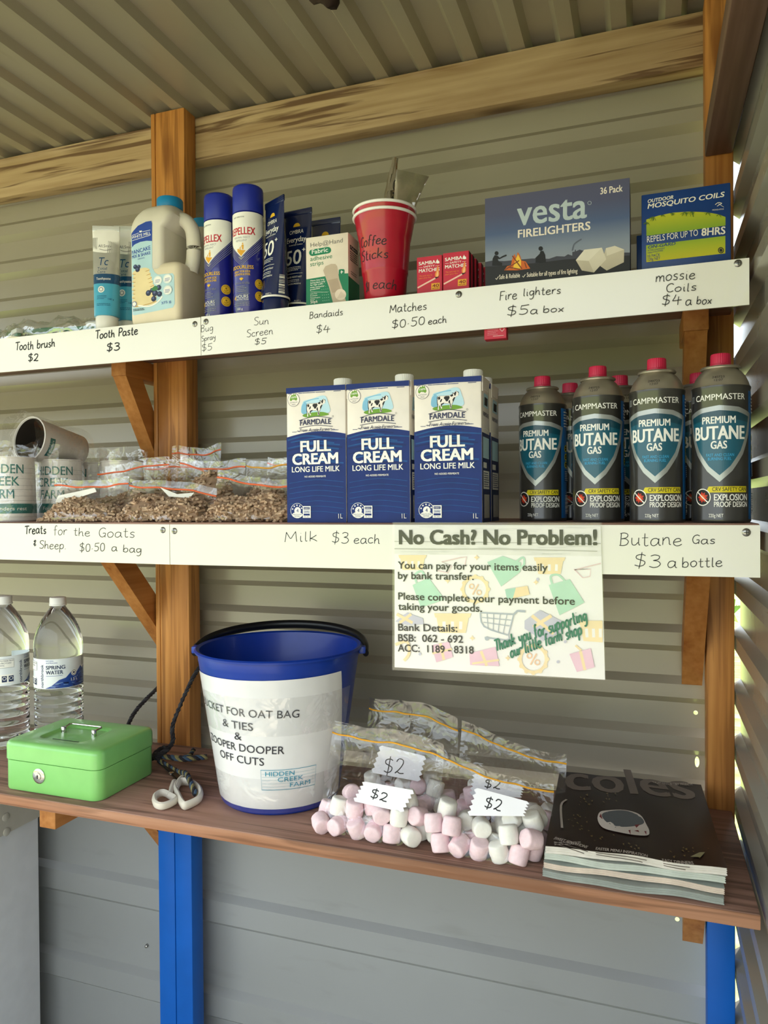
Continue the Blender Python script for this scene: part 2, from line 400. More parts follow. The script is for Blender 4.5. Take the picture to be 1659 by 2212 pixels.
    def hand(s, txt, x0, y0, x1, y1, h, m, w=1.2, sh=.08, L=None):
        """handwriting: pen strokes of width w mm, capital height h (drawing units)"""
        p0 = Vector(s.pm(x0, y0)); p1 = Vector(s.pm(x1, y1)); d = p1 - p0; e = d.normalized(); nr = Vector((-e.y, e.x)); k = s.vlen(x0, y0, h) / 11
        tot = sum(GL[c][0] + .8 for c in txt) - .8; kx = d.length / tot; x = 0; ww = w * .0005
        for ch in txt:
            adv, st = GL[ch]; jy = random.uniform(-.5, .5); js = random.uniform(.94, 1.06)
            for seg in (st.split('|') if st else []):
                pts = [tuple(map(float, a.split(','))) for a in seg.split()]
                P = []
                for a, b in pts:
                    q = p0 + e * ((x + a) * kx + b * sh * k) + nr * ((b * js + jy) * k); P.append(Vector((q.x, q.y, 0)))
                P = cr_spline(P, 5) if len(P) > 2 else P
                V = []; F = []; n = len(P)
                for i in range(n):
                    t = P[min(i + 1, n - 1)] - P[max(i - 1, 0)]; t = t.normalized() if t.length > 1e-9 else Vector((1, 0, 0))
                    o = Vector((-t.y, t.x, 0)) * ww * (.75 if i in (0, n - 1) else 1)
                    V += [((P[i] + o).x, (P[i] + o).y), ((P[i] - o).x, (P[i] - o).y)]
                s.put(V, [(2 * i, 2 * i + 1, 2 * i + 3, 2 * i + 2) for i in range(n - 1)], m, L)
            x += adv + .8
    def lines(s, x0, y0, x1, n, gap, w, m, var=.25, seed=1):
        """rows of print too small to read: broken hairlines"""
        rnd = random.Random(seed)
        for i in range(n):
            y = y0 - i * gap; x = x0; end = x1 - (x1 - x0) * rnd.uniform(0, var)
            while x < end:
                l = abs(x1 - x0) * rnd.uniform(.06, .16); xe = min(x + l, end); s.r(x, y, xe, y + w, m); x = xe + abs(x1 - x0) * .025
def flat(ox=0, oz=0, y=0.0): return lambda u, v, h: (ox + u, y - h, oz + v)
def flatx(x, oy=0, oz=0): return lambda u, v, h: (x + h, oy + u, oz + v)
def flatz(z, ox=0, oy=0): return lambda u, v, h: (ox + u, oy + v, z + h)
def round_(rf, ang=0.0, oz=0.0, cx=0.0, cy=0.0):
    """wrap on a turned surface; rf(v) radius at height v; u is arc length at radius rf(0)"""
    r0 = rf(0)
    def f(u, v, h):
        a = ang + u / r0; r = rf(v) + h; return (cx + r * math.sin(a), cy - r * math.cos(a), oz + v)
    return f
BLK = col('#1c1c20', .6); WHT = col('#f2f0ea', .5)
INK = col('#26262a', .7)
# ------------------------------------------------------------------ the shed
YF, YFT, YB = .95, 1.04, 1.257            # front of the two lower shelves, of the top shelf, of the posts
ZT, ZM, ZB = 1.8054, 1.4745, 1.0205        # tops of the three shelves
STEEL = sheet('#9e9686', '#8a8272', 'wall', .27)
STEELC = sheet('#9c937f', '#887e6a', 'ceiling', .3, 'y')
STEELL = sheet('#9a9c9d', '#828381', 'lower', .36)
STEELR = sheet('#98948a', '#7d776c', 'side', .22, 'y')
PINE = wood('z', [(.25, '#6b3a16'), (.42, '#9c5f2a'), (.58, '#b5783c'), (.8, '#d0924f')], .5, .8, key='stained_post', streak=.5)
PINEY = wood('y', [(.25, '#643513'), (.42, '#925626'), (.58, '#a96d35'), (.8, '#bd8147')], .55, .6, key='stained_bracket')
BEAM = wood('x', [(.22, '#50301a'), (.4, '#7f5d3c'), (.54, '#a08460'), (.8, '#b99f7a')], .6, 1.0, 1.4, key='treated_beam', streak=.8)
SHELF = wood('x', [(.22, '#3f2a22'), (.4, '#755345'), (.55, '#94705f'), (.8, '#b38a7a')], .55, 1.0, key='weathered_shelf', streak=.5)
SHELFE = wood('x', [(.22, '#5c3a28'), (.4, '#8a5a3e'), (.55, '#a06e50'), (.8, '#b5866a')], .5, 1.0, key='shelf_edge', streak=.5)
DARKW = wood('y', [(.22, '#3d2a20'), (.42, '#5d4334'), (.6, '#6f5344'), (.8, '#84685a')], .6, .5, key='dark_batten')
BLUEP = col('#0557b0', .45, spec=.3, var=.07, vs=14, bp=.12, bs=60)

def ribs(s0, s1, pitch, first, wt, ws, depth):
    """breaks of a ribbed sheet along s: (s, d), d = 0 on the rib tops (towards the room), depth in the pans"""
    out = [(s0, depth)]; k = math.ceil((s0 - first) / pitch); c = first + k * pitch
    while c + wt / 2 + ws < s1:
        if c - wt / 2 - ws > s0: out += [(c - wt / 2 - ws, depth), (c - wt / 2, 0), (c + wt / 2, 0), (c + wt / 2 + ws, depth)]
        c += pitch
    out.append((s1, depth)); return out
def ribbed(name, prof, t0, t1, P, m, holes=()):
    """sheet swept along t; holes: (t, s, rt, rs) cut through a flat"""
    mb = MB(); cuts = sorted({t0, t1} | {h[0] - h[2] * 1.8 for h in holes} | {h[0] + h[2] * 1.8 for h in holes})
    for (sa, da), (sb, db) in zip(prof, prof[1:]):
        for ta, tb in zip(cuts, cuts[1:]):
            hole = [h for h in holes if ta < h[0] < tb and sa < h[1] < sb and abs(da - db) < 1e-6]
            if not hole: mb.add([P(ta, sa, da), P(tb, sa, da), P(tb, sb, db), P(ta, sb, db)], [(0, 1, 2, 3)], m); continue
            ht, hs, rt, rs = hole[0]; n = 24; V = []; 
            for i in range(n):
                a = 2 * PI * i / n + PI / 4; ca, sn = math.cos(a), math.sin(a)
                q = max(abs(ca), abs(sn)); ex, ey = ca / q, sn / q
                V.append(P(ht + (tb - ht if ex > 0 else ht - ta) * ex, hs + (sb - hs if ey > 0 else hs - sa) * ey, da))
            for i in range(n):
                a = 2 * PI * i / n + PI / 4; V.append(P(ht + rt * math.cos(a), hs + rs * math.sin(a), da))
            mb.add(V, [(i, (i + 1) % n, (i + 1) % n + n, i + n) for i in range(n)], m)
    return struct(mb.build(name))
YW = 1.333
h1 = PY(1503, 1534, YW + .01); h2 = PY(1506, 1610, YW + .01); h3 = PY(1463, 1987, YW + .014)
wall = ribbed('wall_back', ribs(.965, 2.30, .087, 1.270, .022, .012, .014), -2.6, .128, lambda t, s, d: (t, YW + d, s), STEEL,
              [(h1.x, 1.145, .0035, .0035), (h2.x, 1.062, .0035, .009)])
low = ribbed('wall_back_lower', ribs(.02, .985, .2, .648, .045, .012, .013), -2.6, .128, lambda t, s, d: (t, YW + .003 + d, s), STEELL, [(h3.x, h3.z, .0035, .0035)])
ribbed('wall_right', ribs(.02, 2.30, .0865, 1.2803, .022, .010, .0125), -.35, 1.312, lambda t, s, d: (.1295 + d, t, s), STEELR)
ribbed('ceiling', ribs(-2.6, .45, .0835, -.040, .024, .010, .013), -.6, 1.45, lambda t, s, d: (s, t, 2.2885 + d), STEELC)
fl = MB(); fl.box(-2.6, .6, -.6, 1.4, -.08, .0, col('#8d8a82', .85, var=.15, vs=6, bp=.3, bs=40)); struct(fl.build('floor'))
gm, gnt, gb = newmat('grass'); gco = objco(gnt)
gnt.links.new(ramp(gnt, noisef(gnt, gco, 14, 6), [(.3, '#8a9a4a'), (.5, '#b0bc66'), (.72, '#cfd488')]), gb.inputs['Base Color']); gb.inputs['Roughness'].default_value = .9
g = MB(); g.box(-9, 5, -7.5, -.62, -.1, -.03, col('#b5a894', .9, var=.2, vs=20, bp=.4, bs=60)); struct(g.build('bounce_ground'))  # unseen pale ground, added so light bounced into the shed is less green
g = MB(); g.add([(-40, -40, -.06), (40, -40, -.06), (40, 40, -.06), (-40, 40, -.06)], [(0, 1, 2, 3)], gm); struct(g.build('ground'))

# posts and beam
def post(name, x0, x1, label, split, seam):
    p = empty(name, ((x0 + x1) / 2, YB, .02)); tag(p, label, 'post'); c = (x0 + x1) / 2; 
    for a, b in zip([x0] + seam, seam + [x1]):
        s = MB(); s.box(a - c + .0004, b - c - .0004, 0, .04, 1.0 - .02, 2.2875 - .02, PINE, .0025); s.build('stud', p)
    for a, b in zip([x0] + split, split + [x1]):
        s = MB(); s.box(a - c + .0004, b - c - .0004, 0, .04, 0, 1.0 - .02, BLUEP, .0025); o = s.build('painted_foot', p); o['label'] = 'lower stretch painted bright blue'
post('timber_post', -.938, -.858, 'stained pine post of two studs, painted blue below the bottom shelf, behind the bucket', [-.898], [-.927])
post('timber_post', .0875, .1285, 'single stained pine post in the corner beside the ribbed side wall', [], [])
b = MB(); b.box(-2.6, .128, 1.2985, 1.3325, 2.199, 2.287, BEAM, .003); tag(b.build('roof_beam'), 'pale pine beam with brown streaks running under the ribbed roof', 'beam')
b = MB(); b.box(.0875, .1262, -.3, 1.256, 2.0345, 2.0725, DARKW, .002); tag(b.build('wall_batten'), 'dark timber batten running along the side wall above the mosquito coils', 'batten')

# shelf boards
def shelf(name, z, label, y0, mat, edge=None, t=.018):
    s = MB(); s.box(-1.85, .1235, y0, YB - .0005, -t, 0, mat, .0015)
    if edge:
        s.box(-1.85, .1236, y0 - .0006, y0 + .004, -t, -.0012, edge, .001)
    return tag(s.build(name, loc=(0, 0, z)), label, 'shelf')
shelf('shelf_board', ZT, 'top shelf board holding toothpaste, sprays and fire lighters', 1.0432, SHELF)
shelf('shelf_board', ZM, 'middle shelf board holding goat treats, milk and gas cans', .9532, SHELF)
shelf('shelf_board', ZB, 'bottom shelf board of bare weathered timber under the bucket and cash box', .95, SHELF, SHELFE, .0185)

# brackets
def bracket(x0, x1, z, yb, br, side, which):
    s = MB(); s.box(x0, x1, yb, 1.31, z - .0365 - (.009 if which == 'bottom' else 0), z, PINEY, .002)
    tag(s.build('shelf_bearer'), f'short timber bearer under the {which} shelf against the {side} post', 'bearer')
    s = MB(); s.plate(br, x0 + .002, x1 - .002, PINEY, 'x')
    tag(s.build('shelf_brace'), f'slanting timber brace under the {which} shelf, nailed to the {side} post', 'brace')
for side, x0, x1 in (('blue-footed double', -.973, -.9385), ('corner', .052, .087)):
    e = .0 
    bracket(x0, x1, ZT - .0185, 1.175, [(1.178, ZT - .055), (1.228, ZT - .055), (1.31, 1.61), (1.31, 1.53)], side, 'top')
    bracket(x0, x1, ZM - .0185, 1.05, [(1.115, ZM - .055), (1.172, ZM - .055), (1.31, 1.268), (1.31, 1.20)], side, 'middle')
    bracket(x0, x1, ZB - .019, .983 if x0 < 0 else 1.04, [(1.165, ZB - .0645), (1.215, ZB - .0645), (1.31, .84), (1.31, .775)], side, 'bottom')

# the four white label strips, with their writing and screws
STRIP = col('#e8e5dc', .16, spec=.5, var=.02, vs=5, coat=.3)
SCREW = col('#9a9894', .3, 1.0, var=.15, vs=400)
PEN = col('#1d1c1e', .6)
def strip(YF, x0, x1, zb0, zb1, zt0, zt1, label, texts, screws, w=1.3):
    xc = (x0 + x1) / 2; zc = (zb0 + zt0) / 2; s = MB()
    s.plate([(x0 - xc, zb0 - zc), (x1 - xc, zb1 - zc), (x1 - xc, zt1 - zc), (x0 - xc, zt0 - zc)], 0, .003, STRIP)
    d = D(s, flat(), planeY(YF, xc, zc))
    for t in texts: d.hand(*t[:6], PEN, t[6] if len(t) > 6 else w)
    o = s.build('price_strip', loc=(xc, YF, zc)); tag(o, label, 'label strip')
    for px, py in screws:
        p = PY(px, py, YF); q = MB(); n = 18
        q.loft([[(r * math.cos(2 * PI * i / n), -y, r * math.sin(2 * PI * i / n)) for i in range(n)] for r, y in ((.0048, 0), (.0048, .0006), (.0036, .0017), (.0016, .0022))], SCREW)
        q.box(-.0026, .0026, -.00235, -.0019, -.0004, .0004, BLK); q.box(-.0004, .0004, -.00235, -.0019, -.0026, .0026, BLK)
        q.build('screw', o, (p.x - xc, 0, p.z - zc))
strip(YFT, -1.9705, -0.6826, 1.7458, 1.7441, 1.8043, 1.8062, 'white strip priced for tooth brush and tooth paste, on the top shelf edge', [
    ('Tooth brush', 33, 757, 119, 749, 18, 2.0), ('$2', 60.8, 781, 84, 779, 16, 2.0), ('Tooth Paste', 206, 732, 298, 722, 17, 1.9), ('$3', 230.5, 759, 259.5, 757, 17, 1.9)], [(421, 700)])
strip(YFT, -0.6815, 0.1237, 1.7441, 1.7489, 1.8069, 1.8079, 'long white strip priced from bug spray to mossie coils, on the top shelf edge', [
    ('Bug', 434, 717.5, 461, 713, 14, .8), ('Spray', 435.5, 738, 466, 732, 11, .8), ('$5', 436, 758.5, 459, 755, 14, .8), ('Sun', 548.5, 703, 581, 700, 16, .8), ('Screen', 533, 728, 590, 721, 16, .8),
    ('$5', 550, 744.5, 576, 743, 12, .9), ('Bandaids', 668.5, 688.5, 741, 680, 14, .9), ('$4', 683, 720, 713, 718, 16, .9), ('Matches', 841.5, 677, 922, 668, 18), ('$0·50', 846.5, 709, 918, 701, 18),
    ('each', 925, 701, 965, 697, 15), ('Fire', 1078.6, 649, 1117, 645.5, 20), ('lighters', 1130, 640, 1211.5, 634, 17), ('$5', 1095, 683, 1143, 679, 19), ('a', 1145, 679, 1162, 679, 17), ('box', 1173, 675.5, 1218.6, 673, 15),
    ('mossie', 1416, 609.5, 1502, 602, 22), ('Coils', 1438, 632, 1504.6, 628, 17), ('$4', 1429, 660, 1472, 657, 21), ('a', 1480, 660, 1494, 659, 20), ('box', 1504, 658, 1537, 657, 17)], [(445, 695), (991, 636), (1594, 569)], 1.0)
strip(YF, -1.8, -.6820, 1.4165, 1.4107, 1.4755, 1.4716, 'white strip priced for goat and sheep treats, on the middle shelf edge', [
    ('Treats', 53.5, 1153.5, 100, 1152, 18, 2.0), ('for', 116, 1156, 145, 1155, 19, 1.0), ('the', 159, 1157, 195, 1158, 18, 1.0), ('Goats', 213, 1159.5, 292, 1161, 20, 1.0), ('&', 72, 1182, 80, 1182, 17, 1.4),
    ('Sheep.', 85, 1184.5, 143, 1186, 18, 1.0), ('$0·50', 172, 1191, 227, 1190.5, 17, 1.0), ('a', 241, 1191, 254, 1191, 17, 1.0), ('bag', 266, 1192.5, 306.5, 1194, 16, 1.0)], [(352, 1145)])
strip(YF, -.6810, .1238, 1.4108, 1.4119, 1.4716, 1.4726, 'long white strip priced for milk and butane gas, on the middle shelf edge', [
    ('Milk', 614.5, 1171, 687, 1169, 21, 1.0), ('$3', 716.6, 1173, 754.5, 1173, 24, 1.0), ('each', 764, 1173, 821, 1174, 20, 1.0), ('Butane', 1337.5, 1179, 1474, 1178, 28), ('Gas', 1494.5, 1174, 1545, 1175, 19),
    ('$3', 1369.5, 1224, 1429, 1225, 28), ('a', 1441, 1226, 1462, 1227, 26), ('bottle', 1473, 1225, 1561, 1223.5, 21)], [(377, 1147), (1612, 1150)], .9)
# ================================================================== TOP SHELF
TOP0 = set(COL.objects)
def tubemap(a0, a1, b0, b1, H, ang=0.0):
    """front of a squeezed tube whose section goes from an ellipse (a0, b0) to a flat crimp (a1, b1)"""
    def f(u, v, h):
        k = max(0, min(1, v / H)); a = a0 + (a1 - a0) * k; b = b0 + (b1 - b0) * k; t = u / a0 + ang
        return ((a + h) * math.sin(t), -(b + h) * math.cos(t), v)
    return f
def squeeze_tube(name, r, hc, H, wa, body, cap, art, capr=None):
    """standing tube: cap below, body, flat crimp on top; returns the root Empty at the base"""
    root = empty(name); c = MB(); n = 28; cr_ = capr or r * .96
    c.lathe([(cr_ * .95, 0), (cr_, .001), (cr_, hc - .001), (cr_ * .96, hc)], cap, 36); c.build('cap', root)
    b = MB(); rings = []; b1 = .0016
    for k in np.linspace(0, 1, 12):
        a = r + (wa - r) * k; bb = r + (b1 - r) * k ** .9
        rings.append([(a * math.cos(2 * PI * i / n), bb * math.sin(2 * PI * i / n), k * (H - .009)) for i in range(n)])
    b.loft(rings, body); 
    cm = MB(); x = wa
    cm.box(-x, x, -.0011, .0011, H - .0095, H, col('#d9d9d6', .3, .3) if name.startswith('tooth') else body, .0005)
    for i in range(3): cm.box(-x, x, -.0014, .0014, H - .0075 + i * .0023, H - .0066 + i * .0023, col('#c4c4c0', .3, .3) if name.startswith('tooth') else body)
    art(D(b, tubemap(r, wa, r, b1, H - .009), step=.0025))
    b.build('tube_body', root, (0, 0, hc)); cm.build('crimp', root, (0, 0, hc)); return root
# tooth paste: white cap, pale blue, navy band, silver, white top
LB, NV, SIL = col('#4aa6c9', .25, coat=.3), col('#14456e', .25, coat=.3), col('#b9b8b2', .28, .55)
TPW = col('#efece6', .35)
def tp_art(d):
    w = 36; d.r(-w, .5, w, 52, LB); d.r(-w, 52, w, 68, NV); d.r(-w, 68, w, 128, SIL)
    d.p([(-w, 108), (-13, 104), (0, 102.5), (13, 104), (w, 108), (w, 141), (-w, 141)], TPW)
    d.t('All.Smiles', -11, 112, 12, 112, 4.6, INK, .01); d.s_([(-9, 109), (0, 107), (10, 109)], .7, INK, smooth=5)
    d.t('Tc', -11, 82, 4, 82, 13, NV, 0, .15); d.t('Total', -12, 74.5, 3, 74.5, 4.4, NV); d.t('Care', -12, 69.2, 1, 69.2, 4.2, NV)
    d.t('Toothpaste', -14, 58, 9, 58, 4, WHT); d.c(-5, 42, 5.4, WHT); d.ring(-5, 42, 3, .8, NV); d.lines(-12, 31, 4, 3, 2.4, .7, NV); d.lines(-12, 18, 10, 2, 2.4, .7, NV); d.t('140 g', 6, 25, 15, 25, 2.6, NV)
TP = squeeze_tube('toothpaste_tube', .0195, .026, .148, .0215, LB, TPW, tp_art, .0175)
TP.location = (-0.8999, 1.0783, ZT); TP.rotation_euler = (0, 0, .42)
tag(TP, 'toothpaste tube standing on its white cap, the one not tucked behind the jug', 'toothpaste', 'toothpaste tubes on the top shelf')
copy_tree(TP, (-0.8955, 1.1287, ZT), .38, label='taller-looking toothpaste tube half hidden behind the pancake mix jug').scale = (1, 1, 1.09)
# sunscreen
NAVY = col('#10204f', .22, coat=.5, var=.1); GOLD = col('#e9b92e', .5)
def sun_art(d):
    d.p([(-5.2, 121)] + [(5.2 * math.cos(a), 121 + 6 * math.sin(a)) for a in np.linspace(PI, 0, 9)] + [(5.2, 121)], GOLD)
    d.t('OMBRA', -11, 110, 11, 110, 6, WHT); d.t('Everyday', -16, 97, 16, 97, 8, WHT, .02); d.t('Sunscreen Lotion', -11, 91.5, 11, 91.5, 2.4, WHT)
    d.t('50', -15, 62, 10, 62, 22, WHT, .025); d.t('+', 11, 80, 16, 80, 7, WHT, .03)
    d.lines(-12, 57, 12, 3, 2.4, .8, WHT, seed=3); d.r(-14, 47, 14, 47.5, WHT); d.t('WATER RESISTANT', -13, 40.5, 13, 40.5, 2.6, WHT); d.lines(-12, 37, 10, 2, 2.4, .7, WHT); d.t('SUNSCREEN', -12, 30, 12, 30, 2.4, WHT)
    d.ring(-13, 15, 5.4, 1, col('#7f93c6', .4)); d.ring(-13, 15, 3, .8, col('#7f93c6', .4)); d.t('mL', -9, 3.6, -4, 3.6, 3, WHT); d.t('AUST L', 4, 3.6, 14, 3.6, 2, WHT)
    for i in range(26):
        if i % 2 == 0 or i % 5 == 1: d.r(24, 5 + i * 1.1, 34, 5 + i * 1.1 + (.9 if i % 3 else .5), WHT)
    d.r(-66, -.2, 66, 2.6, TPW)
SU = squeeze_tube('sunscreen_tube', .0205, .022, .148, .0245, NAVY, NAVY, sun_art)
SU.location = (-0.5616, 1.0701, ZT); SU.rotation_euler = (0, 0, -.5)
tag(SU, 'navy sunscreen tube turned sideways beside the insect sprays', 'sunscreen', 'sunscreen tubes on the top shelf')
copy_tree(SU, (-0.5457, 1.1221, ZT), -.1, label='middle navy sunscreen tube, set back between two others')
copy_tree(SU, (-0.5178, 1.1747, ZT), .0, label='hindmost navy sunscreen tube peeping out behind the bandage box')

# pancake mix jugs
JUG = col('#ddd6c8', .38, var=.03, sss=.12, coat=.1); POWD = col('#e6d9bf', .45, var=.04)
def jug(art=True):
    root = empty('pancake_mix_jug'); b = MB()
    b.loft([rrect(-.045 + e, .047 - e, -.040 + e, .040 - e, .0095, z) for e, z in ((.006, 0), (.001, .004), (0, .012), (0, .084), (.0015, .090), (.006, .0945), (.012, .096))], POWD)
    col_ = [rrect(-.045 + e, .016 - e * .3, -.040 + e, .040 - e, .009, z) for e, z in ((0, .085), (0, .150))]
    for k in np.linspace(.15, 1, 8):
        e = 1 - math.sqrt(max(0, 1 - k * k)); z = .150 + .041 * k
        x0 = -.045 + (.031 - .0) * e; x1 = .016 + .010 * (1 - abs(2 * k - 1)) ; y = .040 - .023 * e
        col_.append(rrect(x0, x1 + .004, -y, y, min(.009 + .007 * k, y * .95, (x1 + .004 - x0) * .49), z))
    b.loft(col_, JUG)
    hp = cr_spline([(.005, 0, .172), (.028, 0, .170), (.043, 0, .154), (.0465, 0, .130), (.0455, 0, .105), (.041, 0, .088)], 5)
    b.tube(hp, .0115, JUG, 12)
    b.lathe([(.018, .185), (.018, .193)], JUG, 30, (.003, 0)); 
    if art:
        d = D(b, lambda u, v, h: (u, -.0401 - h + (.009 - math.sqrt(max(0, .009 ** 2 - min(.009, max(0, -.036 - u)) ** 2))), v), step=.003); f = hom([(598, 262), (1225, 262), (1225, 1400), (622, 1400)], .096, .157)
        d.pm = lambda x, y: (f(x, y)[0] * .955 - .0405, f(x, y)[1] + .003)
        BL, SK = col('#2145a0', .3, coat=.3), col('#b4d6e0', .3, coat=.3)
        d.p([(600, 380), (690, 300), (790, 268), (858, 268), (868, 300), (870, 800), (905, 860), (940, 885), (1115, 890), (1135, 915), (1140, 1225), (1118, 1262), (650, 1300), (622, 1285)], SK)
        d.p([(600, 380), (690, 300), (790, 268), (858, 268), (868, 300), (868, 500), (800, 488), (720, 490), (650, 510), (602, 545)], BL)
        d.p([(705, 362), (742, 362), (736, 382), (712, 382)], WHT); d.s_([(615, 402), (700, 385)], 5, WHT); d.s_([(745, 378), (845, 372)], 5, WHT); d.s_([(615, 462), (850, 430)], 5, WHT)
        d.t('WHITE MILL', 610, 445, 850, 420, 34, WHT, .02); d.t('PANCAKE', 612, 625, 850, 592, 44, BL, .04); d.t('MIX & SHAKE', 615, 668, 850, 645, 34, BL, .04); d.t('ORIGINAL', 690, 690, 780, 682, 14, BL)
        PC, PD, BB = col('#e6d3a4', .6), col('#b98d4c', .6), col('#2b3350', .5)
        for i in range(9):
            y = 830 + i * 44; w0 = 622 + (i % 2) * 6; w1 = 835 + min(i, 6) * 14
            d.p([(w0, y), (w0 + 60, y - 30), (w1 - 60, y - 42), (w1, y - 18), (w1 - 10, y + 20), (w1 - 90, y + 26), (w0 + 40, y + 34)], PC, smooth=3); d.s_([(w0, y + 14), (w0 + 90, y + 26), (w1 - 60, y + 6), (w1, y - 8)], 7, PD, smooth=4)
        for x, y, r in ((660, 765, 25), (690, 800, 28), (705, 770, 22), (825, 1075, 32), (950, 1030, 30), (905, 1085, 34), (960, 1100, 30), (890, 1145, 30), (868, 1050, 25)): d.c(x, y, r, BB); d.c(x - 6, y - 8, r * .4, col('#5a6690', .5))
        d.p([(860, 1040), (910, 1005), (945, 1040), (900, 1060)], col('#3f7d4a', .5), smooth=3); d.s_([(700, 1200), (830, 1220), (930, 1190), (995, 1130)], 16, WHT, smooth=5)
        for x, y in ((940, 950), (1058, 945), (1060, 1070)): d.c(x, y, 52, WHT); d.ring(x, y, 46, 4, SK); d.lines(x - 30, y - 8, x + 30, 3, -14, 5, BL)
        d.t('375 g', 985, 1218, 1100, 1205, 26, BL); d.c(655, 1180, 30, WHT); d.ring(655, 1180, 26, 6, BL); d.lines(640, 1235, 800, 2, -14, 6, BLK, seed=5)
    b.build('bottle', root)
    c = MB(); c.lathe([(.0195, .189), (.020, .190), (.020, .2035), (.0188, .2055), (.016, .206)], col('#1681b8', .35), 60, (.003, 0), flute=1, fd=.0004); c.build('cap', root); return root
J = jug(); J.location = (-0.7811, 1.0947, ZT)
tag(J, 'handled jug of pancake mix with blue cap, standing before the timber post', 'jug', 'pancake mix jugs')
J2 = jug(False); J2.location = (-0.7822, 1.1987, ZT); tag(J2, 'second pancake mix jug hidden behind the first, its blue cap showing', 'jug', 'pancake mix jugs')

# insect spray cans
SB, SBC = col('#1b1f86', .25, coat=.5, var=.08), col('#1a2b98', .42, var=.05)
def spray():
    root = empty('insect_spray_can'); R = .0228; b = MB()
    b.lathe([(R * .94, 0), (R, .002), (R, .148), (R * .93, .1515), (R * .9, .153)], SB, 48)
    d = D(b, round_(lambda v: R), step=.002); RED, YEL, GR = col('#c01f33', .4), col('#e7a92c', .4), col('#8e8f98', .4)
    d.p([(0, 84), (-38, 122), (-38, 150), (38, 150), (38, 122)], WHT)
    for i in range(5):
        o = i * 2.6 + 1.6; d.s_([(38, 122 - o * 1.35), (0, 84 - o), (-38, 122 - o * 1.35)], .8, GR)
    d.p([(0, 79.5), (-6, 85.5), (0, 83.2), (6, 85.5)], GR)
    d.t('SAFETY DIRECTIONS', -14, 142, 5, 142, 1.7, BLK, .02); d.t('REPELLEX', -21, 117, 21, 117, 10.5, RED, .045); d.t('PERSONAL INSECT', -13, 111.5, 13, 111.5, 2.7, GR, .01); d.t('REPELLENT', -9, 107, 9, 107, 2.7, GR, .01)
    d.p([(-7, 93.5), (-3, 95), (3, 94), (7, 93.5), (0, 85.5)], YEL); d.c(2.5, 103.6, 1.1, YEL); d.p([(1.2, 102), (4, 102), (3.8, 95), (1.4, 95)], YEL); d.s_([(1, 101), (-1.5, 97)], .7, YEL); d.p([(-2.4, 98.5), (-.8, 98.5), (-1, 94), (-2.2, 94)], YEL); d.p([(-6.5, 96.5), (-3.6, 96.5), (-3.6, 94), (-6.5, 94)], YEL)
    d.t('ODOURLESS', -18, 67, 18, 67, 5, GOLD, .04); d.t('GREAT FOR KIDS', -13, 61.5, 13, 61.5, 3, GOLD, .04); d.t('12 MONTHS & OVER', -13, 57.3, 13, 57.3, 3, GOLD, .04)
    for a in (-.9, -.45, 0, .45, .9): d.p([(0, 49.5), (3.6 * math.sin(a) - 1, 52 + 1.5 * math.cos(a)), (4.5 * math.sin(a), 50 + 4.6 * math.cos(a)), (3.6 * math.sin(a) + 1, 52 + 1.5 * math.cos(a))], GOLD)
    d.t('WITH ALOE VERA', -12, 44.5, 12, 44.5, 3, GR); d.lines(-9, 41, 9, 4, 2.5, 1, GR, seed=2); d.r(-12, 30.2, 12, 30.6, GR); d.t('4', -13, 21.5, -9.5, 21.5, 6.5, GOLD, .03); d.t('HOURS', -8.5, 24.3, 10, 24.3, 4.6, WHT, .01); d.t('PROTECTION', -8.5, 21, 10, 21, 2.4, WHT); d.r(-13, 18.8, 12, 19.2, GR); d.lines(-13, 16, 13, 2, 2.8, 1, GR, seed=4); d.t('150 g', -7, 7, 2, 7, 3, WHT)
    for y in (46, 28): d.c(27, y, 7.4, GOLD); d.ring(27, y, 5.9, .5, col('#8d6d10', .5)); d.s_([(23.5, y - 1), (26, y - 2.5), (30, y - .5)], .8, col('#8d6d10', .5)); d.c(27, y + 1.6, 1.4, col('#8d6d10', .5)); d.lines(24, y + 4, 30, 1, 1, .6, col('#8d6d10', .5)); d.lines(24, y - 4.5, 30, 1, 1, .6, col('#8d6d10', .5))
    b.build('can_body', root)
    c = MB(); c.lathe([(R * .985, .152), (R * 1.0, .1525), (R * .995, .187), (R * .96, .1905), (R * .88, .192)], SBC, 48); c.build('cap', root); return root
SP = spray(); SP.location = (-0.6733, 1.0843, ZT); SP.rotation_euler = (0, 0, .557 - .78)
tag(SP, 'blue insect spray can next to the pancake mix jug', 'spray can', 'insect spray cans')
copy_tree(SP, (-0.6114, 1.0723, ZT), .52 - .48, label='blue insect spray can next to the sunscreen tubes')

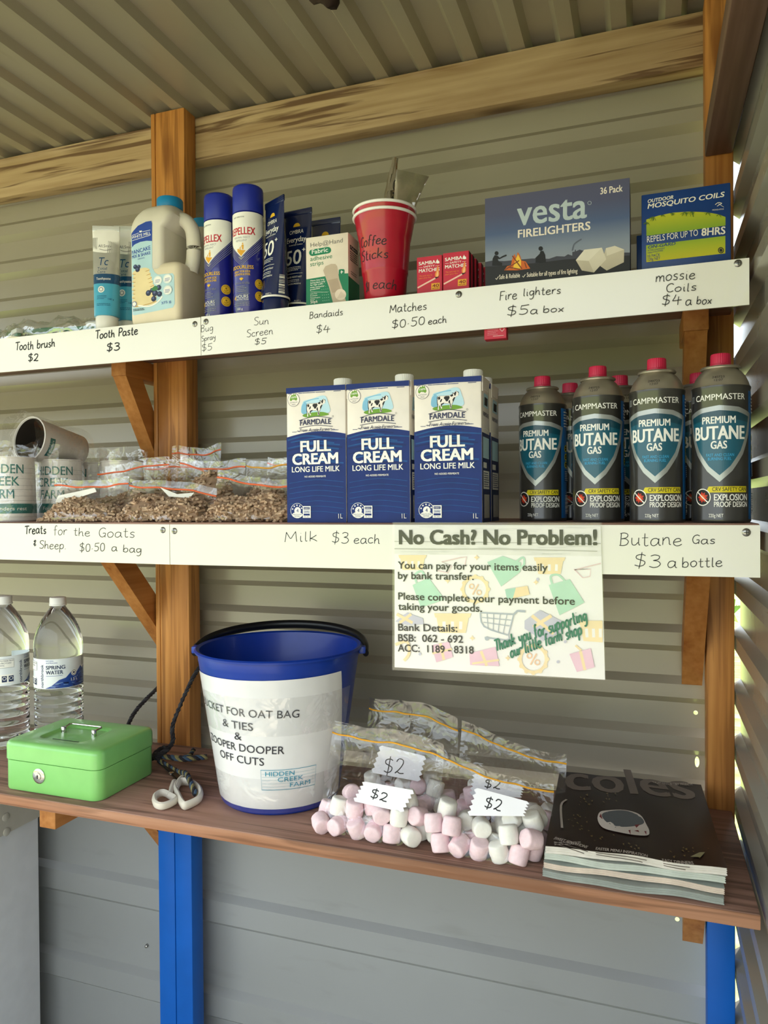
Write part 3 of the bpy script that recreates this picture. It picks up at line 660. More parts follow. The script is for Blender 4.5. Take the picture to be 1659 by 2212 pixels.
# adhesive strip box
CREAM = col('#eadfd0', .45); GRN = col('#0f7a55', .4, var=.05)
def bandbox():
    w, dp, h = .066, .042, .1055; b = MB(); b.box(0, w, 0, dp, 0, h, CREAM, .0012)
    f = hom([(110, 1068), (612, 990), (640, 1835), (128, 1895)], w, h, .006); d = D(b, flat(), f)
    d.p([(123, 1560), (345, 1520), (512, 1492), (512, 1440), (530, 1432), (570, 1430), (582, 1440), (582, 1482), (628, 1480), (640, 1833), (128, 1893)], GRN)
    d.t('Help@Hand', 170, 1178, 552, 1112, 50, col('#6d6a66', .6)); d.s_([(192, 1242), (378, 1208)], 78, GRN); d.c(192, 1242, 38, GRN); d.c(378, 1208, 38, GRN)
    d.t('Fabric', 188, 1258, 378, 1226, 50, WHT, .03); d.t('adhesive', 170, 1342, 430, 1300, 50, GRN, .01); d.t('strips', 170, 1405, 328, 1378, 50, GRN, .01)
    SK1, SK2 = col('#c5b3a0', .6), col('#b4a08c', .6)
    d.p([(325, 1450), (350, 1400), (420, 1370), (470, 1372), (492, 1400), (520, 1550), (575, 1700), (612, 1835), (455, 1853), (400, 1650)], SK1)
    d.p([(385, 1565), (500, 1540), (545, 1690), (440, 1720)], SK2); d.c(540, 1738, 68, col('#e6d6c6', .5)); 
    for i in range(8): d.s_([(500 + i * 12, 1790 - i * 3), (548 + i * 7, 1700 + i * 6)], 3, SK2)
    d.p([(535, 1462), (542, 1462), (542, 1448), (550, 1448), (550, 1460), (565, 1458), (565, 1468), (550, 1470), (550, 1486), (542, 1486), (542, 1471), (535, 1472)], WHT)
    for i, t in enumerate(('Heavy duty long', 'lasting fabric strip', 'for high traffic', 'areas and better', 'protection')): d.t(t, 176, 1585 + i * 27, 176 + (165, 175, 150, 170, 115)[i], 1562 + i * 27, 17, WHT, .03)
    d.r(178, 1710, 385, 1713, WHT)
    for i, t in enumerate(('Latex Free', 'Breathable', 'Hypoallergenic', 'Sterile')): d.t(t, 178, 1742 + i * 24, 178 + (80, 85, 120, 55)[i], 1732 + i * 24, 13, WHT, .01)
    d.t('50pk', 182, 1852, 270, 1838, 32, WHT, .03)
    for i in range(9):
        for j in range(6):
            x = 300 + j * 24 + i * 4; y = 1545 + i * 34 - j * 3
            if x < 330 + (y - 1400) * .22: d.c(x, y, 2.5 + .35 * i, col('#8fc4ac', .5), n=8)
    e = D(b, flatx(w), lambda x, y: (x * .001, y * .001)); e.p([(0, 0), (dp * 1000, 0), (dp * 1000, 42), (0, 44)], GRN); e.r(6, 84, 36, 90, BLK); e.t('Fabric', 9, 85.5, 33, 85.5, 3.4, WHT); e.lines(6, 80, 36, 5, 3, 1.6, col('#5b554e', .6), seed=8); e.lines(8, 52, 30, 2, 3, 1.2, col('#5b554e', .6)); 
    return b.build('bandage_box')
o = bandbox(); o.location = (-0.5052, 1.0657, ZT); tag(o, 'cream and green box of adhesive strips beside the red cups', 'box')

# red cups with coffee sachets
CUPR, CUPW = col('#b00f2c', .3, var=.05, coat=.3), col('#f1eeea', .35)
def red_cup(writing):
    root = empty('party_cup'); H = .124; prof = [(.0268, 0), (.0285, .002), (.0315, .042), (.0325, .043), (.0328, .046), (.0362, .091), (.0372, .092), (.0382, .099), (.0388, .100), (.0398, .107), (.0404, .108), (.0412, .114), (.0416, .115), (.0428, H - .003)]
    b = MB(); inner = [(r - .0012, z + .001) for r, z in prof[::-1]]
    b.lathe(prof + inner, CUPR, 56)
    if writing:
        rf = lambda v: np.interp(v, [p[1] for p in prof], [p[0] for p in prof])
        d = D(b, round_(rf, -.0), step=.003, h0=.0003)
        d.hand('Coffee', -25, 77, 9, 75, 13, INK, 1.1); d.hand('Sticks', -25, 58, 11, 57, 13, INK, 1.1); d.hand('$1', -22, 16, -15, 16, 13, INK, 1.1); d.hand('each', -9, 18, 22, 15, 14, INK, 1.1)
    b.build('cup_body', root)
    m = MB(); n = 48; m.tube([(.0435 * math.cos(2 * PI * i / n), .0435 * math.sin(2 * PI * i / n), H - .002) for i in range(n)], .0021, CUPW, 8, True); m.build('rim', root); return root
CU = red_cup(True); CU.location = (-0.3788, 1.0827, ZT); CU.rotation_euler = (0, 0, .06)
tag(CU, 'outer red party cup marked Coffee Sticks, standing before the matches', 'cup', 'red party cups')
CU2 = red_cup(False); CU2.location = (-0.3788, 1.0827, ZT + 0.0107); tag(CU2, 'inner red party cup nested in the outer one, its white rim just above', 'cup', 'red party cups')
FOIL = col('#d8d2c4', .2, .95, var=.1, vs=60, bp=.7, bs=45); CLEARF = film(fac=.16, key='sachet')
def sachet(base, top, w0, w1, twist, m, txt=None):
    base, top = Vector(base), Vector(top); ax = (top - base); b = MB(); n = 18; rings = []; 
    sidev = Vector((math.cos(twist), math.sin(twist), 0)); L = ax.length
    for k in np.linspace(0, 1, 15):
        w = 1.095 * (w0 + (w1 - w0) * k ** (2.6 if w1 > w0 else 1)); th = .012 * (1 - k ** 2.2) + .0008; c = base + ax * k + Vector((.004 * math.sin(k * 5), .003 * math.sin(k * 7 + 1), 0)); a = twist + .5 * k
        sd = Vector((math.cos(a), math.sin(a), 0)); fr = Vector((math.sin(a), -math.cos(a), 0))
        rings.append([tuple(c + sd * (w / 2 * math.cos(2 * PI * i / n)) + fr * (th * math.sin(2 * PI * i / n) * (1 + .5 * math.sin(k * 22 + i * 2.1) * (k > .25))) - base) for i in range(n)])
    b.loft(rings, m)
    if txt:
        e = ax.normalized(); sd = Vector((math.cos(twist + .25), math.sin(twist + .25), 0)); fr = Vector((math.sin(twist + .25), -math.cos(twist + .25), 0))
        f = lambda u, v, h: tuple(e * u - sd * v + fr * (.0135 - .006 * u / L + h))
        d = D(b, f); d.t(txt, L * 1000 * .50, -4, L * 1000 * .80, -4, 8, INK, .02)
    return b.build('coffee_sachet', loc=base)
tag(sachet((-0.3919, 1.0860, ZT + 0.0383), (-0.3624, 1.098, 2.0397), .036, .010, .55, FOIL, 'CINO'), 'tall silver coffee sachet leaning in the red cup', 'sachet', 'coffee sachets in the red cup')
tag(sachet((-0.3770, 1.0800, ZT + 0.0383), (-0.3328, 1.0925, 2.0091), .022, .052, .3, FOIL), 'silver coffee sachet with a wide flared top in the red cup', 'sachet', 'coffee sachets in the red cup')
tag(sachet((-0.3700, 1.0991, ZT + 0.0383), (-0.3635, 1.1079, 1.9981), .026, .022, .1, CLEARF), 'short clear sachet between two silver ones in the red cup', 'sachet', 'coffee sachets in the red cup')

# match boxes
MR, MRS = col('#c3203a', .4, var=.05), col('#6e1120', .7)
def matchbox():
    w, dp, h = .0355, .013, .0555; b = MB(); b.box(0, w, 0, dp, 0, h, MR, .0006, 1); WB = col('#e3d8cd', .6)
    b.box(.0004, w - .0004, .0012, dp - .0012, -.0003, h + .0003, WB); b.box(-.0002, w + .0002, .0008, dp - .0008, .0006, h - .0006, MRS)
    d = D(b, flat(), hom([(632, 182), (1028, 138), (1030, 732), (628, 790)], w, h, .0055)); OR, PI_ = col('#ea8a3a', .5), col('#efc4b4', .5)
    d.t('SAMBA', 665, 310, 930, 275, 52, WHT, .05); d.p([(935, 272), (938, 240), (952, 222), (955, 205), (968, 235), (985, 240), (988, 272), (960, 280)], WHT); d.s_([(665, 348), (725, 342)], 4, WHT); d.s_([(925, 318), (985, 312)], 4, WHT)
    d.t('SAFETY', 738, 350, 915, 328, 30, WHT); d.t('MATCHES', 665, 428, 988, 392, 52, WHT, .05); d.t('The sure way to', 670, 498, 875, 470, 22, OR, .02); d.t('start your fire', 665, 535, 858, 510, 22, OR, .02)
    d.s_([(640, 680), (925, 515)], 26, PI_); d.p([(915, 505), (965, 482), (980, 495), (935, 522)], BLK); d.p([(925, 490), (922, 440), (945, 390), (965, 300), (978, 390), (985, 450), (965, 490)], OR, smooth=3); d.p([(940, 485), (945, 440), (962, 390), (970, 440), (962, 485)], col('#f5c08a', .5), smooth=3)
    YB_ = col('#eaa52c', .5); d.p([(862, 602), (992, 586), (990, 690), (858, 706)], YB_); d.t('40', 878, 665, 978, 650, 48, MRS, .05); d.t('MATCHES', 876, 695, 976, 680, 18, MRS, .03)
    return b.build('match_box')
m = matchbox(); m.location = (-0.2795, 1.0559, ZT + 0.0004); tag(m, 'red match box standing near the fire lighters, drawing of a lit match, taller-looking of two', 'match box', 'match boxes on the top shelf')
copy_tree(m, (-0.3208, 1.0603, ZT + 0.0004), 0, label='red match box nearest the red cups, drawing of a lit match')
copy_tree(m, (-0.2787, 1.0734, ZT + 0.0004), 0, label='red match box directly behind the front match box, only its end showing')
copy_tree(m, (-0.2775, 1.0942, ZT + 0.0004), 0, label='red match box third from the front in the row by the fire lighters')
copy_tree(m, (-0.2742, 1.1161, ZT + 0.0004), 0, label='red match box fourth from the front, beside the fire lighters box')
copy_tree(m, (-0.2709, 1.1385, ZT + 0.0004), 0, label='hindmost red match box, deep beside the fire lighters box')
hb = MB(); hb.box(-.0145, .0145, 0, .013, 0, .047, MR, .0006, 1); d = D(hb, flat(), None); d.lines(-10, 12, 4, 4, 2.2, .7, PI and col('#d98a92', .5)); d.r(-3, 3.5, 11, 3.9, WHT); d.s_([(6, 12), (9, 15), (12, 12), (9, 9)], .6, WHT, closed=True)
tag(hb.build('match_box', loc=(-0.2009, 1.0449, 1.7329)), 'red match box wedged under the top shelf behind the white strip', 'match box')

# fire lighters
def firebox():
    w, dp, h = .1805, .062, .121; b = MB(); 
    gm_, nt_, bs_ = newmat('dusk_print'); s_ = N(nt_, 'ShaderNodeSeparateXYZ'); tc_ = N(nt_, 'ShaderNodeTexCoord'); nt_.links.new(tc_.outputs['Object'], s_.inputs[0])
    dv = N(nt_, 'ShaderNodeMath', operation='DIVIDE'); nt_.links.new(s_.outputs[2], dv.inputs[0]); dv.inputs[1].default_value = h
    nt_.links.new(ramp(nt_, dv.outputs[0], [(.2, '#8d929c'), (.38, '#7d8798'), (.6, '#46587e'), (.8, '#494c6a'), (1, '#4c4c66')]), bs_.inputs['Base Color']); bs_.inputs['Roughness'].default_value = .4
    b.box(0, w, 0, dp, 0, h, col('#45475f', .45), .001); d = D(b, flat(), hom([(42, 215), (1562, 42), (1575, 985), (45, 1155)], w, h, .0065), step=0)
    DK, VE, SILH = col('#17171a', .45), col('#b3c0c4', .45), col('#0d0d12', .5)
    d.p([(44, 218), (1561, 46), (1574, 982), (46, 1152)], gm_)
    d.p([(45, 895), (120, 880), (260, 885), (560, 858), (740, 862), (820, 835), (905, 838), (940, 815), (985, 830), (985, 792), (1010, 788), (1012, 768), (1022, 768), (1022, 785), (1060, 768), (1110, 782), (1300, 800), (1572, 800), (1574, 982), (46, 1152)], col('#3a3a46', .45))
    d.p([(45, 945), (300, 930), (620, 905), (900, 870), (1200, 850), (1573, 830), (1574, 982), (46, 1152)], DK)
    d.t('vesta', 400, 508, 1128, 437, 262, VE, .035); d.t('FIRELIGHTERS', 408, 640, 1168, 562, 82, CREAM, .05); d.t('36 Pack', 1270, 205, 1492, 180, 66, CREAM, .035); d.ring(1160, 290, 18, 4, VE)
    d.t('Safe & Reliable', 200, 1080, 428, 1058, 46, CREAM, .02); d.t('Suitable for all types of fire lighting', 503, 1055, 1040, 1010, 46, CREAM, .02)
    for x, y in ((160, 1070), (455, 1045)): d.s_([(x, y), (x + 10, y + 14), (x + 32, y - 18)], 7, CREAM)
    d.c(172, 802, 22, SILH); d.p([(122, 935), (128, 860), (150, 822), (185, 830), (205, 850), (240, 830), (280, 815), (284, 832), (245, 846), (205, 866), (185, 862), (195, 890), (235, 905), (232, 935)], SILH)
    d.c(652, 755, 24, SILH); d.p([(595, 905), (600, 860), (590, 858), (640, 810), (650, 780), (680, 780), (700, 820), (708, 900)], SILH)
    OR, YE, RD = col('#c9621c', .5), col('#f0c23a', .5), col('#7e3a18', .5)
    d.p([(255, 985), (290, 940), (330, 930), (345, 860), (370, 810), (385, 850), (405, 790), (430, 830), (445, 880), (490, 890), (520, 935), (540, 965), (400, 985)], OR); d.p([(350, 970), (375, 880), (408, 815), (440, 880), (440, 965)], YE)
    for a in ([(265, 980), (420, 880)], [(345, 830), (450, 970)], [(300, 950), (430, 975)], [(480, 900), (500, 960)]): d.s_(a, 12, RD)
    C1, C2, C3 = col('#d6cdbb', .7), col('#c2b8a4', .7), col('#e0d8c8', .7)
    d.p([(1330, 755), (1420, 732), (1515, 770), (1512, 900), (1340, 985), (1275, 940)], C2); d.p([(1330, 755), (1420, 732), (1515, 770), (1340, 835)], C1)
    d.p([(1022, 878), (1110, 770), (1290, 750), (1335, 870), (1210, 1005), (1085, 985)], C2); d.p([(1022, 878), (1110, 770), (1290, 750), (1155, 885)], C3); d.p([(1155, 885), (1290, 750), (1335, 870), (1210, 1005)], C1)
    d.s_([(985, 780), (1000, 720), (1030, 690), (1080, 660)], 14, col('#5a6070', .5), smooth=4)
    return b.build('firelighter_box')
o = firebox(); o.location = (-0.2172, 1.0570, ZT); tag(o, 'wide box of fire lighters with a campfire scene at dusk', 'box')

# mosquito coils
MB_ = col('#153a78', .4, var=.06); YG = None
def mozbox(front):
    w, dp, h = .1, .026, .100; b = MB(); b.box(0, w, 0, dp, 0, h, MB_, .0012)
    if front:
        gm_, nt_, bs_ = newmat('lime_print'); s_ = N(nt_, 'ShaderNodeSeparateXYZ'); tc_ = N(nt_, 'ShaderNodeTexCoord'); nt_.links.new(tc_.outputs['Object'], s_.inputs[0])
        dv = N(nt_, 'ShaderNodeMath', operation='DIVIDE'); nt_.links.new(s_.outputs[2], dv.inputs[0]); dv.inputs[1].default_value = h
        nt_.links.new(ramp(nt_, dv.outputs[0], [(.1, '#c9bd1c'), (.3, '#9fae22'), (.36, '#8aa326'), (.5, '#84a024'), (.75, '#c0bd1e')]), bs_.inputs['Base Color']); bs_.inputs['Roughness'].default_value = .4
        d = D(b, flat(), hom([(165, 280), (1415, 92), (1440, 1110), (135, 1305)], w, h, .007)); PALM = col('#4d6a1c', .5); TX = col('#e8e1d2', .45)
        d.p([(225, 612), (400, 555), (600, 510), (850, 488), (1100, 492), (1250, 515), (1353, 548), (1355, 662), (222, 838)], gm_); d.p([(213, 970), (1355, 800), (1357, 1040), (210, 1208)], gm_)
        d.t('OUTDOOR', 250, 388, 622, 322, 46, TX, .05, .2); d.t('MOSQUITO COILS', 250, 465, 1328, 282, 64, TX, .05, .2); d.t('REPELS FOR UP TO', 228, 930, 970, 808, 84, TX, .01); d.t('8HRS', 1020, 812, 1350, 775, 100, TX, .05)
        d.t('ON-GARD', 235, 1018, 640, 948, 40, MB_, .05, .25); d.t('ACTIVE CONSTITUENT', 232, 1055, 490, 1012, 22, MB_); d.t('0.6g/kg D-ALLETHRIN', 232, 1085, 460, 1045, 22, MB_); d.t('10 PACK', 232, 1145, 418, 1112, 40, MB_, .01); d.t('120g NET', 232, 1190, 418, 1160, 40, MB_, .01)
        d.c(1295, 1000, 42, BLK); d.ring(1295, 1000, 26, 5, gm_); d.s_([(1210, 390), (1250, 362), (1300, 370), (1275, 385), (1235, 410)], 8, TX, smooth=3); d.s_([(1250, 375), (1330, 420)], 4, TX); d.t('MOSQUITOS', 1170, 470, 1328, 452, 16, TX)
        rnd = random.Random(4)
        for cx, cy, n, L in ((228, 650, 9, 60), (330, 570, 12, 80), (600, 515, 8, 55), (780, 500, 12, 70), (880, 492, 12, 75), (1100, 500, 9, 60), (1260, 522, 7, 50), (470, 545, 5, 45)):
            for i in range(n):
                a = rnd.uniform(.15, 2.9); l = L * rnd.uniform(.5, 1); d.s_([(cx, cy), (cx + l * .6 * math.cos(a), cy + l * .45 * math.sin(a)), (cx + l * math.cos(a), cy + l * math.sin(a))], 5, PALM)
    return b.build('mosquito_coil_box')
o = mozbox(True); o.location = (-0.0049, 1.0592, ZT + 0.0013); o.rotation_euler = (math.radians(-4.0), 0, math.radians(-1)); tag(o, 'blue and lime box of mosquito coils leaning back a little, in front', 'box', 'mosquito coil boxes')
o = mozbox(False); o.location = (-0.0115, 1.1002, ZT); o.rotation_euler = (0, 0, 0); o.scale = (1, 1, .62); tag(o, 'lower plain blue coil box hidden behind the front mosquito box', 'box', 'mosquito coil boxes')

# tooth brushes in blister packs, lying in a small heap
BLIS = film(fac=.2, key='blister', bs=40); TEAL = col('#0f7d68', .35); CARD = col('#e6e3da', .5)
def brush_pack(label, loc, rz, tilt, txt):
    root = empty('toothbrush_pack', loc, rot=(tilt[0], tilt[1], rz)); tag(root, label, 'toothbrush pack', 'toothbrush packs on the top shelf')
    c = MB(); c.box(-.105, .105, -.02, .02, 0, .0012, CARD, .0004, 1); d = D(c, flatz(.0012)); d.r(-100, -18, 20, 18, TEAL); d.lines(30, 10, 95, 4, 6, 2, TEAL, seed=11); c.build('backing_card', root)
    b = MB(); b.tube(cr_spline([(-.095, 0, .008), (-.03, .002, .010), (.03, .001, .009), (.085, 0, .010)], 5), [.005] * 8 + [.0032] * 8, TEAL, 10); b.box(.06, .088, -.0055, .0055, .0115, .019, col('#e9edf0', .6), .001); b.build('toothbrush', root)
    f = MB(); n = 20; rings = []
    for k in np.linspace(-1, 1, 25):
        e = max(.02, 1 - abs(k) ** 5); w = .0195 * e ** .4; h = .025 * e ** .6 * (1 + .16 * math.sin(k * 9 + txt) + .1 * math.sin(k * 23))
        rings.append([(k * .104, w * math.cos(PI * i / (n - 1)), .0014 + h * math.sin(PI * i / (n - 1)) * (1 + .08 * math.sin(i * 1.7 + k * 6))) for i in range(n)])
    f.loft(rings, BLIS, closed=False, cap0=False, cap1=False); f.build('blister', root); return root
brush_pack('toothbrush blister pack lying nearest the toothpaste, green card showing', (-1.0236, 1.0947, ZT + .0108), .12, (.5, -.02), 0)
brush_pack('toothbrush blister pack lying at the far end of the shelf, low and clear', (-1.165, 1.100, ZT), -.45, (.0, .0), 2)
brush_pack('toothbrush blister pack propped behind the others, one end raised', (-1.0126, 1.1604, ZT + 0.0241), .18, (.3, -.16), 4)

for o in [o for o in COL.objects if o not in TOP0 and not o.parent and not o.name.startswith('coffee_sachet')]:
    o.scale = tuple(a * 1.095 for a in o.scale)
# ================================================================== MIDDLE SHELF
# milk cartons
MW, MD, MH = .0925, .060, .1945
def milk():
    root = empty('milk_carton'); b = MB(); MWH = col('#efe6dc', .4, coat=.15); NB = col('#142c70', .4, spec=.25, var=.1); MBL = col('#1c5190', .45, spec=.25, var=.2, vs=60); DKB = col('#12275f', .4, spec=.25)
    b.box(0, MW, 0, MD, 0, MH, MWH, .0022); k = MW / 100
    d = D(b, flat(), lambda x, y: (x * k, y * MH / 207)); NVY = col('#1f2450', .45); LW = col('#e9e4de', .45)
    d.p([(0, 0), (100, 0), (100, 130)] + [(100 - i * 4, 130 + 8.5 * math.sin(PI * (.12 + i * .034))) for i in range(26)], NB)
    rnd = random.Random(3)
    for i in range(16):
        y = 133 - i * 3.1 + rnd.uniform(-1, 1); x0 = rnd.uniform(0, 30); x1 = rnd.uniform(60, 100)
        d.s_([(x0, y - 4 + x0 * .1), ((x0 + x1) / 2, y + 2), (x1, y - 1)], rnd.uniform(1, 2.6), MBL if i % 3 else DKB, smooth=6)
    for i in range(7):
        y = 60 - i * 8; d.s_([(4, y), (50, y + 5), (96, y + 1)], .7, MBL, smooth=6)
    for i in range(14): x = rnd.uniform(2, 90); d.r(x, 137.5 + 2.5 * math.sin(x * .031), x + rnd.uniform(2, 9), 138.2 + 2.5 * math.sin(x * .031), NB)
    d.p([(0, 198), (25, 199), (60, 199.5), (100, 198.5), (100, 206.6), (0, 206.6)], NB)
    for i in range(9): x = rnd.uniform(0, 90); d.r(x, 197.2, x + rnd.uniform(4, 12), 198, NB)
    G = col('#6c9c26', .5); d.c(13, 188, 10.2, MWH); d.ring(13, 188, 10, .5, NVY)
    d.p([(6.5, 188), (7, 192), (10, 196), (12, 195), (13.5, 198), (15, 195), (16, 198), (18, 193), (19.5, 189), (17.5, 186.5), (15, 188), (11, 188.5), (8.5, 186)], G)
    d.t('100%', 8.6, 190.2, 17.6, 191, 2.8, WHT, .03); d.t('AUSTRALIAN', 6.6, 183, 19.6, 183.6, 1.6, NVY); d.t('MILK', 10, 179.8, 16.4, 180.2, 1.8, NVY)
    SKB, SKD = col('#b9dcec', .5), col('#7fbadb', .5)
    d.p([(28, 166), (26, 174), (28, 182), (32, 186), (45, 188), (60, 192), (68, 190), (72, 180), (74, 174), (73, 166), (50, 164)], SKB, smooth=4); d.p([(28, 166), (26, 172), (28, 180), (34, 183), (38, 174), (34, 166)], SKD, smooth=3); d.s_([(30, 183), (44, 187), (56, 188)], 1.6, SKD, smooth=4)
    d.p([(28, 163), (34, 166), (50, 167.5), (64, 167), (73, 163), (60, 161), (50, 161.5), (36, 160)], G, smooth=3)
    def cw(pts): return [((x - 155) / 11.9, 207 - (y - 485) / 13.05) for x, y in pts]
    cow = [(575, 850), (590, 832), (640, 825), (720, 828), (800, 822), (850, 795), (885, 765), (905, 750), (935, 765), (950, 790), (945, 835), (910, 850), (885, 880), (850, 950), (830, 990), (832, 1060), (800, 1065), (795, 975), (720, 965), (660, 965), (660, 1060), (640, 1062), (622, 990), (602, 1010), (605, 1080), (582, 1080), (590, 985), (578, 940)]
    d.p(cw([(x + (6 if x > 720 else -6), y + (5 if y > 900 else -5)) for x, y in cow]), BLK); d.p(cw(cow), MWH)
    for pt in ([(585, 845), (625, 835), (630, 880), (600, 900), (590, 870)], [(695, 845), (725, 832), (790, 832), (795, 870), (760, 930), (730, 930), (715, 895), (695, 880)], [(625, 920), (645, 880), (665, 885), (650, 930), (630, 945)], [(805, 820), (850, 798), (860, 830), (830, 850), (810, 840)], [(845, 900), (875, 860), (895, 860), (870, 920), (850, 945)], [(870, 790), (900, 755), (915, 770), (900, 830), (880, 835)], [(780, 920), (800, 900), (805, 960), (830, 1050), (812, 1062), (795, 970), (770, 950)], [(640, 970), (700, 950), (690, 975), (660, 990), (655, 1040), (640, 1010)], [(835, 775), (870, 780), (875, 795), (845, 790)], [(935, 765), (958, 765), (945, 785)]): d.p(cw(pt), BLK)
    d.s_(cw([(580, 850), (574, 920), (582, 1010), (570, 1030)]), .9, BLK, smooth=4)
    d.s_([(22, 156), (50, 161), (78, 157)], .8, NVY, smooth=6); d.s_([(22, 144.5), (50, 147.5), (79, 144.8)], .8, NVY, smooth=6)
    d.t('FARMDALE', 24, 148, 76, 148.6, 7.8, NVY, .055, arch=.12); d.t('From Aussie Farmers', 23, 138.3, 77.5, 138.8, 5, NVY, .01, .22); d.s_([(18, 139.5), (20, 140.5), (22, 139.5)], .5, NVY); d.s_([(78.5, 140), (80.5, 141), (82.5, 140)], .5, NVY); d.ring(79.5, 160, 1.2, .3, NVY, n=12)
    d.t('FULL', 25, 108, 75, 108.4, 16, WHT, .09); d.t('CREAM', 11, 88.6, 87, 89.2, 16, WHT, .09); d.t('LONG LIFE MILK', 9.5, 77, 90, 77.4, 8, WHT, .04); d.t('NO ADDED PERMEATE', 31, 68.6, 67, 68.8, 2.6, WHT, .03)
    d.c(18, 18, 11.6, WHT); d.c(18, 18, 11, NB); d.c(18, 11.5, 9, WHT, 4.4); d.c(18.5, 18, 5.6, WHT); d.t('4', 16.6, 15.6, 20, 15.6, 5, NB, .03)
    for a in (-1.25, -.65, -.05, .55, 1.1): d.c(18 + 8.4 * math.sin(a), 18 + 8.4 * math.cos(a), 1.3, WHT, n=5)
    d.t('HEALTH STAR', 10.5, 11.4, 25.5, 11.4, 1.7, NB); d.t('RATING', 13.5, 8.8, 22, 8.8, 1.7, NB)
    d.r(27.5, 7, 41, 25, WHT); d.r(29, 19.8, 39.5, 23.4, NB); d.t('ENERGY', 30, 20.7, 38.5, 20.7, 1.6, WHT); d.r(29, 14, 39.5, 19, col('#c9cbd6', .5)); d.t('264kJ', 30, 15.2, 38.5, 15.2, 2.4, NB); d.p([(29, 10.5), (39.5, 10.5), (39.5, 13.4), (29, 13.4)], NB); d.t('PER 100mL', 29.5, 8, 39, 8, 1.4, NB)
    d.t('1L', 87.5, 6.2, 94.5, 6.3, 7, LW, .01)
    # right side panel
    e = D(b, flatx(MW), lambda x, y: (x * .001, y * MH / 207)); e.r(2, 0, 58, 128, DKB); e.r(2, 198, 58, 206.6, NB); e.p([(12, 165), (48, 165), (46, 185), (16, 185)], SKB); e.p([(20, 168), (42, 168), (44, 180), (22, 180)], BLK); e.t('FARMDALE', 10, 152, 50, 152, 6, NVY, .03); e.s_([(2, 132), (30, 135), (58, 131)], 1, WHT, smooth=4)
    e.r(8, 92, 52, 122, SKB); e.r(10, 78, 34, 86, WHT); e.r(10, 48, 52, 74, WHT); e.lines(13, 70, 49, 7, 3.2, 1.4, NB, seed=5)
    for i in range(18): e.r(12 + i * 2.1, 6, 12 + i * 2.1 + (1.2 if i % 3 else .6), 40, WHT)
    b.build('carton_body', root)
    s = MB(); s.plate([(.004, MH - .02), (.004, MH + .0002), (.056, MH + .0002), (.046, MH - .016), (.014, MH - .016)], MW, MW + .0012, MWH, 'x'); s.build('folded_flap', root)
    c = MB(); c.lathe([(.0125, 0), (.0135, .0008), (.0135, .002)], WHT, 32); c.lathe([(.0125, .002), (.0128, .0025), (.0128, .0115), (.0118, .013), (.010, .0134)], col('#efece8', .4), 72, flute=1, fd=.0005); c.build('screw_cap', root, (MW * .81, MD * .55, MH)); return root
MK = milk(); MK.location = (-.4907, .9655, ZM); tag(MK, 'full cream milk carton at the end next to the goat treat bags', 'milk carton', 'milk cartons')
copy_tree(MK, (-.3965, .9655, ZM), 0, label='full cream milk carton in the middle of the front three')
copy_tree(MK, (-.2970, .9640, ZM), math.radians(1.2), label='full cream milk carton at the end next to the gas cans')
copy_tree(MK, (-.3965, 1.031, ZM), 0, label='milk carton standing behind the middle front carton')
copy_tree(MK, (-.2985, 1.034, ZM), 0, label='milk carton standing behind the end carton by the gas cans, its side showing')

